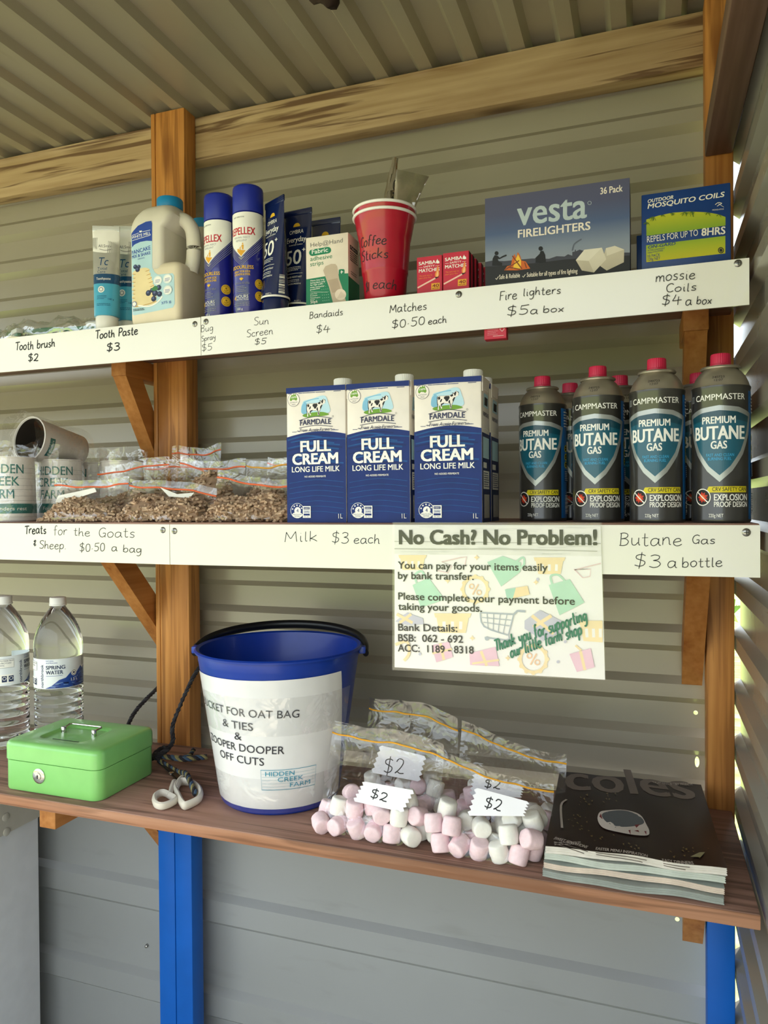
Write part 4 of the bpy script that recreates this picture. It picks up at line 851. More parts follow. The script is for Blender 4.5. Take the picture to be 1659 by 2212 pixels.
# butane cans
CANB, CANS = col('#3a3835', .28, .25, coat=.5, var=.1), col('#b0a898', .36, .8, var=.1)
CAPR = col('#c21f45', .4)
def butane():
    root = empty('gas_can'); R = .0332; b = MB()
    b.lathe([(R * .96, 0), (R, .0015), (R * 1.015, .003), (R, .005), (R, .160), (R * 1.02, .1625), (R * 1.015, .1645)], CANB, 56, cap1=False)
    d = D(b, round_(lambda v: R), step=.0025); SG, TL, TD, YL, LBL, PB = col('#a9acab', .3, .5), col('#17596f', .3, coat=.3), col('#124353', .3, coat=.3), col('#d9c81f', .45), col('#3a9fd0', .45), col('#1d68b0', .35)
    d.r(39, 3, 82, 158, PB); d.r(-90, 3, -76, 158, PB)
    d.t('CAMPMASTER', -30, 147, 31, 147, 7, WHT, .02); d.p([(-41, 146), (-34, 146), (-34, 154), (-40, 154)], SG); 
    for i in range(3): d.s_([(-39.5 + i * 1.9, 147), (-38.8 + i * 1.9, 150), (-39.4 + i * 1.9, 153)], .7, BLK, smooth=3)
    out = [(0, 49), (-14, 62), (-28, 82), (-38, 105), (-43, 131), (-22, 138), (0, 140.5), (22, 138), (43, 131), (38, 105), (28, 82), (14, 62)]
    d.p(out, SG); d.p([(0, 57), (-12, 68), (-24.5, 86), (-33.5, 107), (-38, 127), (-20, 132.5), (0, 134.5), (20, 132.5), (38, 127), (33.5, 107), (24.5, 86), (12, 68)], TL)
    d.p([(-36.5, 120), (-38, 127), (-20, 132.5), (0, 134.5), (20, 132.5), (38, 127), (36.5, 120), (0, 126)], TD)
    d.t('PREMIUM', -20, 119, 18, 119, 8.2, WHT, .05); d.t('BUTANE', -31, 100, 30, 100, 15.5, WHT, .06); d.t('GAS', -9.5, 88.8, 8, 88.8, 9, WHT, .05); d.t('FAST AND CLEAN', -15, 79.6, 16, 79.6, 3.4, LBL, .03); d.t('BURNING FUEL', -13, 75, 13, 75, 3.4, LBL, .03)
    d.p([(-16, 36.5), (33, 36.5), (33, 43.8), (-12, 43.8)], YL); d.t('CRV SAFETY CAN', -8, 38.2, 32, 38.2, 4.6, BLK, .02)
    d.c(-20, 31, 10.4, WHT); d.c(-20, 31, 9.2, BLK); rn = random.Random(2); d.p([(-20 + (4.4 + 2.4 * (i % 2) + rn.uniform(-.5, .5)) * math.cos(i * PI / 9), 31 + (4.4 + 2.4 * (i % 2)) * math.sin(i * PI / 9)) for i in range(18)], col('#c8321c', .5)); d.c(-20, 31, 3, col('#e2682a', .5)); d.s_([(-27, 37.2), (-13, 24.6)], 1.3, WHT)
    d.t('EXPLOSION', -6, 27, 34, 27, 7.4, WHT, .04); d.t('PROOF DESIGN', -6, 19.3, 34, 19.3, 6.2, WHT, .03); d.t('220g NET', -12, 7, 4, 7, 4, WHT, .02)
    for i, y in enumerate((102, 90, 79)): d.c(51, y, 5, YL); d.c(51, y, 3.4, BLK); d.lines(49, y - .6, 53, 1, 1, 1.2, YL)
    d.lines(44, 152, 74, 6, 4, 1.6, WHT, seed=6); d.r(44, 55, 60, 72, col('#0f4a86', .4)); d.lines(46, 69, 58, 6, 2.4, .8, WHT, seed=9)
    for i in range(14): d.r(46, 10 + i * 1.9, 62, 10 + i * 1.9 + (1.2 if i % 3 else .6), WHT)
    b.build('can_body', root)
    t = MB(); t.lathe([(R * 1.01, .1640), (R * .97, .1665), (R * .93, .171), (R * .84, .1775), (R * .70, .1835), (R * .62, .1855), (R * .60, .1875)], CANS, 48)
    d = D(t, round_(lambda v: R * np.interp(v, [.166, .171, .1775, .1835], [.97, .93, .84, .70])), step=.002); d.t('240723', -9, 173.5, 6, 173.5, 2.6, BLK); d.t('12:07', -6, 169.6, 4, 169.6, 2.6, BLK); t.build('shoulder', root)
    f = MB(); f.lathe([(R * .60, .1868), (R * .68, .187), (R * .70, .1885), (R * .67, .190), (R * .55, .1898)], CANS, 48); f.build('collar', root)
    c = MB(); c.lathe([(.0118, .1895), (.0118, .1935), (.0112, .1940), (.0110, .2045), (.0104, .2062), (.0085, .2066)], CAPR, 60, flute=1, fd=.0004); c.build('cap', root); return root
def facecam(x, y): return -math.atan2(x, y)      # turn that points the front at the viewer
BU = butane(); BU.location = (-.1400, 1.080, ZM); BU.rotation_euler = (0, 0, facecam(-.14, 1.08) - .31); tag(BU, 'butane gas can at the end next to the milk cartons', 'gas can', 'butane cans')
for x, y, o_, l in ((-.0605, 1.028, -.12, 'butane gas can second from the milk, one of the front four'), (.0130, 1.001, -.07, 'butane gas can third from the milk, one of the front four'), (.0866, .9985, -.04, 'butane gas can in the corner against the ribbed side wall'),
                    (-.1085, 1.157, .5, 'butane gas can behind the first two, its red cap and shoulder showing'), (-.0355, 1.115, .4, 'butane gas can behind the second and third front cans'), (.0700, 1.135, .3, 'butane gas can behind the corner can')):
    copy_tree(BU, (x, y, ZM), facecam(x, y) + o_, label=l)

# printed farm cups in clear sleeves
CUPP, TEALP, GRL = col('#e4dedb', .45, var=.03), col('#1a6a66', .45), col('#8d8a88', .5)
SLEEVE = film(fac=.07, rough=.1, key='sleeve', bp=.8, bs=45)
def farm_cup(full=True):
    root = empty('printed_cup'); R0, R1, H = .0415, .0385, .112; b = MB(); rf = lambda v: R0 + (R1 - R0) * max(0, min(1, v / H))
    prof = [(R0 - .002, 0), (R0, .002), (R1, H - .003), (R1 + .0012, H - .002), (R1 + .001, H), (R1 - .001, H), (R1 - .002, H - .003), (R0 - .003, .004)]
    b.lathe(prof, CUPP, 56); d = D(b, round_(rf), step=.003)
    for y in (92, 84, 74, 62, 55, 44, 36, 8): d.r(-78, y, 78, y + .35, GRL)
    d.r(-78, 14, 78, 31, TEALP); d.t('Founders rest', -29, 19.5, 31, 19.5, 6, CUPP, 0, .1)
    for t, x0, x1, y in (('HIDDEN', -45, 27, 83), ('CREEK', -42, 19, 62), ('FARM', -34, 10, 40)):
        d.t(t, x0, y, x1, y, 15.5, TEALP, .02)
    b.build('cup_body', root)
    s = MB(); n = 40; rings = []
    for k in np.linspace(0, 1, 9):
        r = R0 + .0022 - .001 * k + (.004 * max(0, k - .78) * 4.5); z = .001 + k * (H + .022)
        rings.append([((r + .0011 * math.sin(i * 1.9 + k * 5) * (.3 + k)) * math.cos(2 * PI * i / n), (r + .0011 * math.sin(i * 2.3 - k * 6) * (.3 + k)) * math.sin(2 * PI * i / n), z + (.004 * math.sin(i * .9) if k > .9 else 0)) for i in range(n)])
    s.loft(rings, SLEEVE, True, False, False); s.build('plastic_sleeve', root); return root
FC = farm_cup(); FC.location = (-1.054, 1.010, ZM); FC.rotation_euler = (0, 0, facecam(-1.054, 1.010) - .12)
tag(FC, 'printed farm cup in clear wrap, the one nearest the shelf edge', 'cup', 'wrapped farm cups')
copy_tree(FC, (-1.034, 1.104, ZM), facecam(-1.02, 1.103) - .05, label='printed farm cup in clear wrap, just behind the front cup')
copy_tree(FC, (-1.048, 1.205, ZM), facecam(-1.048, 1.205) - .9, label='printed farm cup in clear wrap, third back, only a sliver of lettering showing')
copy_tree(FC, (-.957, 1.185, ZM), facecam(-.957, 1.185) + 2.4, label='farm cup in clear wrap behind the treat bags, its plain side showing')
LC = copy_tree(FC, label='farm cup lying on its side on top of the standing cups, open end out')
LC.location = (-1.088, 1.070, ZM + .1595); LC.rotation_euler = (0, 0, 0)
_ax = Vector((-.10, -.97, .14)).normalized(); LC.rotation_euler = _ax.to_track_quat('Z', 'Y').to_euler(); LC.location = PY(62, 948, 1.05) - _ax * .112
for ch in LC.children:
    if ch.name.startswith('cup_body'):
        m_ = MB(); Ra, Rb, H = .031, .0405, .112
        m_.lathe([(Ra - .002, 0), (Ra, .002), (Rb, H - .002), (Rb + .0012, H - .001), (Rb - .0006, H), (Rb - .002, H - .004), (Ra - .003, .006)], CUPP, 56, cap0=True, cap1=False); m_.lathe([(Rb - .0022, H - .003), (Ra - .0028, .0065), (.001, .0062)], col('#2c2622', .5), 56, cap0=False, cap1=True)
        d = D(m_, round_(lambda v: Ra + (Rb - Ra) * max(0, min(1, v / H)), 1.2), step=.003); d.p([(-14, 86), (14, 86), (14, 98), (-14, 98)], TEALP); d.t('Founders', -11, 89, 11, 89, 5, CUPP)
        nb = m_.build('cup_body', LC); bpy.data.objects.remove(ch)

# zip bags ------------------------------------------------------------
BAGF = film(fac=.045, rough=.1, key='zip_bag', bp=.9, bs=38)
def zip_bag(name, w, d, zh, back, flap, seal, wtop=1.0, seed=0, lean=0.0, film_=None, hh=.05, zdrop=0.0):
    """pillow of clear film on its base, closed by a coloured seal; opens upward, set back by `back`"""
    root = empty(name); f = MB(); nt_, ns = 17, 15; rnd = random.Random(seed); ph = [rnd.uniform(0, 6) for _ in range(6)]
    def P(t, s, side):
        z = s * (zh + flap); k = min(1, z / zh); hk = min(1, max(0, (z - hh * .35) / (zh - hh * .35))); half = d / 2 * (1 - hk * hk * (3 - 2 * hk)) + .0006
        half *= (1 - abs(t) ** 3.5) ** .5 if abs(t) < 1 else 0
        if s == 0: half *= .9
        yc = d / 2 + back * k + lean * (k ** 2); ww = w * (1 + (wtop - 1) * k) / 2
        wr = .0013 * (math.sin(t * 9 + ph[0] + z * 60) + math.sin(t * 17 + ph[1] - z * 90)) * (.3 + k)
        zz = z * (1 + .05 * math.sin(t * 2.3 + ph[2]) * k) - zdrop * (t + 1) / 2 * k + .0008 * math.sin(t * 8 + ph[3]) * k
        return (t * ww, yc + side * half + wr * (1 if half > .002 else .6), max(.0004, zz))
    ts = np.linspace(-1, 1, nt_); ss = np.linspace(0, 1, ns)
    for side in (-1, 1):
        V = [P(t, s, side) for s in ss for t in ts]; f.add(V, [(j * nt_ + i, j * nt_ + i + 1, (j + 1) * nt_ + i + 1, (j + 1) * nt_ + i) for j in range(ns - 1) for i in range(nt_ - 1)], film_ or BAGF, True)
    f.build('bag_film', root); z = MB(); sz = zh / (zh + flap)
    z.tube([Vector(P(t, sz, -1)) + Vector((0, -.0012, 0)) for t in np.linspace(-1, 1, 33)], .0009, seal, 6, flat=1.5); z.build('zip_seal', root); return root
PEL = [col('#a88b73', .8, var=.25, vs=90), col('#bfa48b', .8, var=.25, vs=90), col('#957a64', .85, var=.2, vs=90)]
def pellets(w, d, hh, n, seed):
    rnd = random.Random(seed); b = MB(); H = lambda x, y: hh * (1 - abs(2 * x / w) ** 2.6) ** .6 * (1 - abs(2 * y / d) ** 2.2) ** .55 * (.86 + .14 * math.sin(x * 60 + seed))
    N_ = 18; V = [((i / N_ - .5) * w * .98, (j / 9 - .5) * d * .98, 0) for j in range(10) for i in range(N_ + 1)]; V = [(x, y, max(.0003, H(x, y) - .002)) for x, y, _ in V]
    b.add(V, [(j * (N_ + 1) + i, j * (N_ + 1) + i + 1, (j + 1) * (N_ + 1) + i + 1, (j + 1) * (N_ + 1) + i) for j in range(9) for i in range(N_)], PEL[2])
    for i in range(n):
        x = rnd.uniform(-.49, .49) * w; y = rnd.uniform(-.49, .35) * d; z = H(x, y) + rnd.uniform(-.001, .0015)
        if rnd.random() < .3: y = -d * .47 + rnd.uniform(0, .004); z = rnd.uniform(.003, .6) * hh * (1 - abs(2 * x / w) ** 2)
        z = max(.0026, z); a = rnd.uniform(0, PI); e = rnd.uniform(-.5, .5); L = rnd.uniform(.004, .0075); dr = Vector((math.cos(a) * math.cos(e), math.sin(a) * math.cos(e), math.sin(e)))
        c = Vector((x, y, z)); b.tube([c - dr * L, c + dr * L], .0021, PEL[i % 2], 6, smooth=False)
    return b
ORS, YES = col('#e2602a', .35), col('#e8a52c', .35)
TREAT = [  # x centre, y front, width, depth, zip height, back, flap, drop, heap height, where it lies
    (-.883, .966, .160, .070, .060, .012, .012, -.001, .040, 'front goat treat bag nearest the farm cups'),
    (-.722, .964, .172, .072, .062, .014, .012, .022, .044, 'front goat treat bag in the middle, its seal slanting down'),
    (-.573, .968, .150, .080, .068, .018, .012, .016, .046, 'front goat treat bag next to the milk cartons'),
    (-.868, 1.052, .160, .060, .088, .020, .014, -.006, .056, 'second-row goat treat bag nearest the farm cups'),
    (-.703, 1.050, .135, .066, .098, .020, .014, .012, .082, 'second-row goat treat bag in the middle, heaped highest'),
    (-.590, 1.062, .100, .060, .094, .016, .012, .006, .060, 'second-row goat treat bag by the milk cartons'),
    (-.838, 1.135, .135, .056, .100, .022, .014, .010, .050, 'third-row goat treat bag before the timber post'),
    (-.812, 1.196, .112, .036, .120, .004, .014, -.012, .040, 'hindmost goat treat bag, its crumpled top against the timber post'),
    (-.590, 1.140, .105, .056, .104, .018, .012, .012, .050, 'third-row goat treat bag behind the milk end of the row')]
for i, (x, y, w, d_, zh, bk, fl_, dr, hh, lab) in enumerate(TREAT):
    bg = zip_bag('treat_bag', w, d_, zh, bk, fl_, YES if i == 5 else ORS, .97, i * 7 + 1, .0, None, hh, dr); bg.location = (x, y, ZM); tag(bg, lab + ', clear with a coloured zip', 'bag', 'bags of goat treats')
    pm_ = pellets(w * .93, d_ * .88, hh, 420 if i < 3 else 260, i + 3); o = pm_.build('feed_pellets', loc=(x, y + d_ / 2, ZM + .0006), fix=False); tag(o, 'brown feed pellets inside the ' + lab, 'pellets', None, 'stuff')
for (x, y, c) in ((-.895, .985, [(-.042, .034), (.03, .047), (.036, .040), (-.03, .021), (-.045, .022)]), (-.700, .992, [(-.04, .046), (-.005, .034), (.026, .036), (.02, .027), (-.02, .030)])):
    s = MB(); s.plate(c, 0, .0005, col('#e9e7e2', .6)); o = s.build('paper_slip', loc=(x, y - .0, ZM + .012), rot=(-.35, 0, 0)); tag(o, 'white paper slip inside the ' + ('front goat treat bag nearest the farm cups' if x < -.8 else 'middle front goat treat bag'), 'paper slip')

# sign
SGN = MB(); cs7 = crop(820, 1110, 3.19); pm7 = planeY(.9485, -.188, 1.375, cs7)
PAPER, LAM = col('#ebe7e6', .3, coat=.4, var=.02), film(fac=.045, rough=.2, key='laminate', bp=.15, bs=14)
def q7(pts): return [pm7(*p) for p in pts]
SGN.plate(q7([(103, 1057), (1553, 1143), (1524, 82), (103, 76)]), 0, .0008, PAPER)
d = D(SGN, flat(), pm7); SK_ = lambda c: col(c, .35, coat=.4)
GRY, MINT, PEACH, PINK, LAV, OLIVE, FORE = SK_('#c9c8c4'), SK_('#a9d2bd'), SK_('#efd6a8'), SK_('#e8c0d0'), SK_('#c3c1cf'), SK_('#3b3b2d'), SK_('#1d7458')
d.p([(103, 76), (1524, 82), (1529, 292), (103, 276)], SK_('#dedbd6'))
rnd = random.Random(8)
for i in range(60):
    y = rnd.uniform(85, 285); x = rnd.uniform(105, 1300); L = rnd.uniform(60, 320); L = min(L, 1520 - x); d.s_([(x, y), (x + L * .5, y + rnd.uniform(-3, 4)), (x + L, y + 2)], rnd.uniform(1, 2.5), GRY)
d.s_([(103, 190), (1524, 205)], 3, SK_('#8a877e')); d.s_([(103, 240), (400, 245), (800, 240), (1500, 258)], 5, SK_('#aaa79e'))
def bask(x, y, s, c):
    d.p([(x, y), (x + 230 * s, y), (x + 222 * s, y + 26 * s), (x + 8 * s, y + 26 * s)], c); d.p([(x + 16 * s, y + 26 * s), (x + 214 * s, y + 26 * s), (x + 196 * s, y + 120 * s), (x + 34 * s, y + 120 * s)], c)
    for k in range(3): d.s_([(x + (62 + k * 52) * s, y + 50 * s), (x + (64 + k * 50) * s, y + 98 * s)], 20 * s, PAPER)
bask(375, 685, 1.12, PEACH); bask(130, 283, .85, PEACH); bask(1062, 300, .95, PEACH)
d.p([(1370, 735), (1535, 735), (1537, 770), (1375, 762)], PEACH); d.p([(1382, 762), (1537, 770), (1537, 885), (1405, 875)], PEACH)
for k in range(3): d.s_([(1425 + k * 48, 790), (1430 + k * 46, 850)], 20, PAPER)
def tote(pts, loop): d.p(pts, MINT); d.s_(loop, 14, MINT, smooth=5)
tote([(228, 490), (340, 440), (450, 590), (285, 645)], [(255, 475), (245, 420), (290, 395), (320, 445)]); tote([(742, 332), (850, 290), (975, 335), (970, 400), (838, 500)], [(940, 330), (990, 300), (995, 350), (960, 380)]); tote([(1166, 490), (1310, 450), (1412, 610), (1240, 698)], [(1190, 485), (1180, 430), (1230, 420), (1275, 460)])
def pct(x, y, r):
    d.ring(x, y, r, r * .24, PEACH)
    for k in range(12): d.c(x + r * 1.06 * math.cos(k * PI / 6), y + r * 1.06 * math.sin(k * PI / 6), r * .17, PEACH, n=10)
    d.ring(x - r * .3, y - r * .25, r * .18, r * .09, SK_('#ecc3a0')); d.ring(x + r * .3, y + r * .25, r * .18, r * .09, SK_('#ecc3a0')); d.s_([(x - r * .22, y + r * .42), (x + r * .25, y - r * .42)], r * .11, SK_('#ecc3a0'))
pct(660, 520, 84); pct(1060, 1000, 90)
d.s_([(110, 900), (190, 880), (205, 960), (170, 1010)], 20, PEACH, smooth=4)
def gift(pts, a, b, c, e): d.p(pts, PINK); d.s_([a, b], 20, PEACH); d.s_([c, e], 14, PEACH)
gift([(360, 905), (480, 880), (507, 985), (392, 1022)], (420, 890), (445, 1005), (365, 960), (500, 930)); gift([(620, 960), (800, 915), (826, 1048), (625, 1040)], (700, 945), (740, 1045), (640, 1030), (824, 1005)); gift([(1308, 965), (1455, 925), (1482, 1055), (1360, 1088)], (1385, 945), (1415, 1075), (1390, 940), (1350, 905))
d.p([(1000, 735), (1105, 662), (1250, 735), (1265, 800), (1130, 875), (1000, 790)], LAV); d.s_([(1050, 700), (1200, 825)], 24, PEACH); d.s_([(1185, 700), (1060, 780)], 24, PEACH); d.p([(110, 740), (190, 680), (300, 720), (305, 760), (190, 765)], LAV); d.s_([(120, 690), (230, 750)], 20, PEACH); d.s_([(220, 690), (140, 750)], 20, PEACH); d.p([(865, 520), (1020, 495), (1035, 555), (880, 590)], PEACH); d.p([(865, 520), (940, 508), (920, 580), (880, 590)], MINT)
CART = SK_('#a9b0b8'); d.s_([(695, 680), (925, 692)], 9, CART); d.s_([(695, 680), (720, 775), (885, 835)], 9, CART, smooth=3); d.s_([(925, 692), (890, 830), (895, 860), (870, 870), (725, 850)], 9, CART); d.s_([(925, 692), (950, 668), (1005, 672)], 14, CART)
for k in range(1, 5): d.s_([(695 + k * 46, 682 + k * 2), (715 + k * 34, 780 + k * 12)], 5, CART)
for k in range(1, 3): d.s_([(700 + k * 8, 680 + k * 33), (918 - k * 10, 692 + k * 40)], 5, CART)
d.c(740, 858, 14, CART); d.c(870, 885, 14, CART)
for x, y in ((670, 300), (640, 855), (885, 992), (1078, 470), (470, 460)): d.p([(x, y - 20), (x + 6, y - 6), (x + 20, y), (x + 6, y + 6), (x, y + 20), (x - 6, y + 6), (x - 20, y), (x - 6, y - 6)], PEACH)
for x, y in ((1090, 450), (280, 965), (1230, 1018), (1280, 880)): d.c(x, y, 10, LAV)
for pts in ([(400, 390), (470, 405), (500, 360), (430, 330), (560, 300), (600, 295), (590, 350)], [(1340, 380), (1400, 440), (1450, 430), (1455, 380), (1345, 385), (1525, 340)]): d.s_(pts, 6, SK_('#e3c6c4'))
d.t('No Cash? No Problem!', 140, 207, 1495, 213, 94, OLIVE, .085)
for t, a, b_ in (('You can pay for your items easily', (130, 376), (1158, 394)), ('by bank transfer.', (130, 447), (650, 455)), ('Please complete your payment before', (132, 589), (1345, 626)), ('taking your goods.', (132, 660), (706, 674)), ('Bank Details:', (132, 803), (537, 812)), ('BSB:  062 - 692', (132, 876), (577, 887)), ('ACC:  1189 - 8318', (130, 946), (650, 962))):
    d.t(t, *a, *b_, 48, SK_('#23231f'), .035)
d.hand('Thank you for supporting', 800, 945, 1432, 728, 78, FORE, 2.2, .25); d.hand('our little farm shop', 905, 985, 1398, 826, 74, FORE, 2.2, .25)
sg = SGN.build('payment_sign', loc=(-.188, .9485, 1.375))
lm = MB(); lm.plate(q7([(88, 1075), (1557, 1145), (1530, 60), (90, 58)]), -.0012, .0012, LAM); lm.build('laminate', sg)
tag(sg, 'laminated No Cash? No Problem! notice hanging from the middle shelf edge', 'sign')
# ================================================================== BOTTOM SHELF
# cash box
CG, CGD = col('#84c76f', .3, coat=.3, var=.04), col('#4f9a44', .35, coat=.2)
cb = empty('cash_box', (-.9335, 1.0405, ZB)); tag(cb, 'lime green metal cash box with a lock and a wire lid handle', 'cash box')
b = MB(); n_ = 8
b.loft([rrect(-.1 + e, .1 - e, -.074 + e, .074 - e, .018 - e, z, n_) for e, z in ((.004, 0), (.001, .0012), (0, .004), (0, .0508))], CG); b.build('box_body', cb)
l = MB(); R_ = lambda e, z, rr=.018: rrect(-.1012 + e, .1012 - e, -.0752 + e, .0752 - e, max(.004, rr - e), z, n_)
rec = lambda x0, x1, y0, y1, r, z: rrect(x0, x1, y0, y1, r, z, n_)
l.loft([R_(.0006, .0520), R_(0, .0525), R_(0, .0745), R_(.0012, .0785), R_(.004, .0815), R_(.008, .0828), rec(-.058, .042, -.046, .040, .016, .0832), rec(-.056, .040, -.044, .038, .015, .0826), rec(-.052, .036, -.040, .034, .013, .0785)], CG, cap0=True, cap1=True); lid = l.build('lid', cb)
s = MB(); s.box(-.034, .022, -.0318, -.0296, .0784, .0787, BLK); s.build('coin_slot', lid)
CHR = col('#c9c6c0', .12, 1.0, var=.05)
h = MB(); h.tube([(-.042, .004, .0865), (-.044, .020, .0885), (-.040, .024, .0885), (.022, .024, .0885), (.026, .020, .0885), (.024, .004, .0865)], .0017, CHR, 8)
for x in (-.042, .024): h.lathe([(.0045, .0784), (.0045, .088), (.0038, .0892)], CHR, 20, (x, .004))
h.build('wire_handle', lid)
k = MB(); n = 28; k.loft([[(r * math.cos(2 * PI * i / n), -y, r * math.sin(2 * PI * i / n)) for i in range(n)] for r, y in ((.0125, 0), (.0125, .0012), (.0108, .0022), (.0066, .0026), (.0064, .0036), (.0058, .0038))], CHR); k.box(-.0009, .0009, -.0041, -.0036, -.0035, .003, BLK); k.lathe([(.0012, 0), (.0012, .001)], BLK, 10, (0, -.0041)); k.build('lock', cb, (-.022, -.0742, .0305))

# water bottles
WATER = col('#f1f6f6', .03, trans=1.0, ior=1.33, var=0.0)
def bottle():
    root = empty('water_bottle'); R = .0452; b = MB(); prof = [(.030, .004), (.036, 0), (.042, .003), (.0445, .012)]
    z = .018
    while z < .118: prof += [(.0450, z), (.0452, z + .004), (.0452, z + .0075), (.0432, z + .010), (.0430, z + .0115), (.0450, z + .0135)]; z += .0168
    prof += [(.0452, .124), (.0445, .127), (.0445, .186), (.0452, .189), (.0452, .206), (.0448, .214), (.0425, .226), (.0380, .241), (.0310, .256), (.0235, .268), (.0170, .277), (.0138, .282), (.0135, .290)]
    b.lathe(prof, WATER, 64); b.build('bottle_body', root)
    lb = MB(); rf = lambda v: .04535; n = 64
    a0, a1 = -1.75, 1.75; N_ = 60; LBW = col('#e6ebf0', .3, coat=.3)
    lb.add([(rf(0) * math.sin(a), -rf(0) * math.cos(a), zz) for zz in (.128, .1855) for a in np.linspace(a0, a1, N_)], [(i, i + 1, N_ + i + 1, N_ + i) for i in range(N_ - 1)], LBW, True)
    d = D(lb, round_(rf), step=.003); BLU, NVB = col('#274a9c', .35, coat=.3), col('#182a55', .4)
    d.p([(-20, 129), (72, 129), (72, 168), (60, 160), (52, 166), (40, 155), (30, 160), (18, 148), (6, 145), (-8, 134)], BLU)
    rn = random.Random(5)
    for i in range(26): x = rn.uniform(-12, 64); y = 131 + rn.random() * max(2, (x + 22) * .36); d.s_([(x, y), (x + rn.uniform(4, 10), y + rn.uniform(-2, 2))], rn.uniform(.8, 1.8), col('#0f1f4c', .4) if i % 2 else col('#7fa0d4', .4))
    d.t('NATURAL', -18, 181, -3, 181, 2.4, BLU); d.t('AUSTRALIAN', -18, 177, 3, 177, 2.4, BLU); d.t('SPRING', -18, 166, 17, 166, 7, NVB, .045); d.t('WATER', -18, 156.5, 13, 156.5, 7, NVB, .045); d.r(-18, 153, 12, 153.6, BLU)
    d.t('northbrook', -23.5, 131, -23.5, 175, 6, NVB, .02); d.c(34, 156, 6, WHT); d.ring(34, 156, 4.4, .8, NVB); d.c(34, 156, 2, NVB); d.t('1.5 L', 28, 140.5, 42, 140.5, 5.5, WHT, .02)
    d.r(-66, 133, -42, 150, WHT)
    for i in range(2): d.r(-62 + i * 12, 135, -53 + i * 12, 147, NVB); d.ring(-57.5 + i * 12, 142, 3, .8, WHT)
    d.r(-72, 163, -40, 180, WHT); d.s_([(-72, 163), (-40, 163), (-40, 180), (-72, 180)], .5, NVB, closed=True); d.t('BOTTLE MADE FROM', -71, 175.5, -41, 175.5, 2.6, NVB, .02); d.t('100% RECYCLED', -71, 171, -45, 171, 2.6, NVB, .02); d.t('PLASTIC', -71, 166.5, -57, 166.5, 2.6, NVB, .02); d.lines(54, 182, 70, 7, 2.4, .8, NVB, seed=9)
    lb.build('wrap_label', root, fix=False)
    c = MB(); c.lathe([(.0155, .284), (.0158, .2845), (.0158, .287), (.0150, .2875), (.0150, .298), (.0142, .300), (.0125, .3003)], col('#e9e7e4', .4), 72, flute=1, fd=.0004); c.build('cap', root); return root
WB = bottle(); WB.location = (-1.100, 1.166, ZB); WB.rotation_euler = (0, 0, facecam(-1.10, 1.166) - .12); tag(WB, 'spring water bottle just behind the cash box, whole label showing', 'bottle', 'spring water bottles')
copy_tree(WB, (-1.222, 1.150, ZB), facecam(-1.222, 1.15) + 1.25, label='spring water bottle at the picture edge, its label turned to the fine print')

# bucket
BKB = col('#0a3598', .35, var=.05, coat=.1); BKK = col('#0e0f12', .35)
bk = empty('bucket', (-.577, 1.1025, ZB)); tag(bk, 'big blue plastic bucket with a taped white paper notice', 'bucket')
r0, r1, H = .097, .1315, .245; rf = lambda v: float(np.interp(v, [.006, H - .018], [r0 + .001, r1 - .0002])) + .0003
b = MB(); b.lathe([(r0 - .004, 0), (r0, .003), (r0 + .001, .006), (r1 - .0002, H - .018), (r1 + .0005, H - .016), (r1 + .001, H - .004), (r1 + .006, H - .003), (r1 + .0065, H), (r1 + .004, H + .0022), (r1 - .0015, H), (r1 - .003, H - .006), (r0 - .003, .006), (.001, .005)], BKB, 84, cap1=False); b.build('bucket_body', bk)
a0 = math.radians(17)
for sg in (-1, 1):
    c, s_ = math.cos(a0) * sg, math.sin(a0) * sg; q = MB(); q.box(-.007, .005, -.009, .009, -.011, .001, BKB, .0025); q.build('handle_lug', bk, (c * (r1 + .008), s_ * (r1 + .008), H - .001), (0, 0, a0))
hd = MB(); pts = []
for t in np.linspace(0, PI, 40):
    rr = r1 + .0125; x = rr * math.cos(t); y = rr * math.sin(t) * .985; pts.append((x * math.cos(a0) - y * math.sin(a0), x * math.sin(a0) + y * math.cos(a0), H - .012 + .025 * math.sin(t) ** .55))
hd.tube(pts, .0052, BKK, 10, flat=1.5); hd.build('carry_handle', bk)
pp = MB(); PPR = col('#e6e5e6', .25, coat=.4, var=.02); TAPE = film(fac=.10, rough=.12, key='tape', bp=.7, bs=28)
fa = facecam(-.577, 1.1025); A0, A1 = fa - 1.40, fa + 1.19
def rb(a, v, h): r = rf(v) + h; return (r * math.sin(a), -r * math.cos(a), v)
na, nv = 56, 10; V = [rb(A0 + (A1 - (.37 * j / nv) - A0) * i / na, .012 + j / nv * (.203 + .004 * i / na), .0006 + .0007 * noise.noise(Vector((i * .3, j * 1.2, 0)))) for j in range(nv + 1) for i in range(na + 1)]
pp.add(V, [(j * (na + 1) + i, j * (na + 1) + i + 1, (j + 1) * (na + 1) + i + 1, (j + 1) * (na + 1) + i) for j in range(nv) for i in range(na)], PPR, True)
d = D(pp, round_(lambda v: rf(v), fa), step=.004, h0=.0017); TXT = col('#2b2b33', .5); SEA = col('#2f93b0', .5)
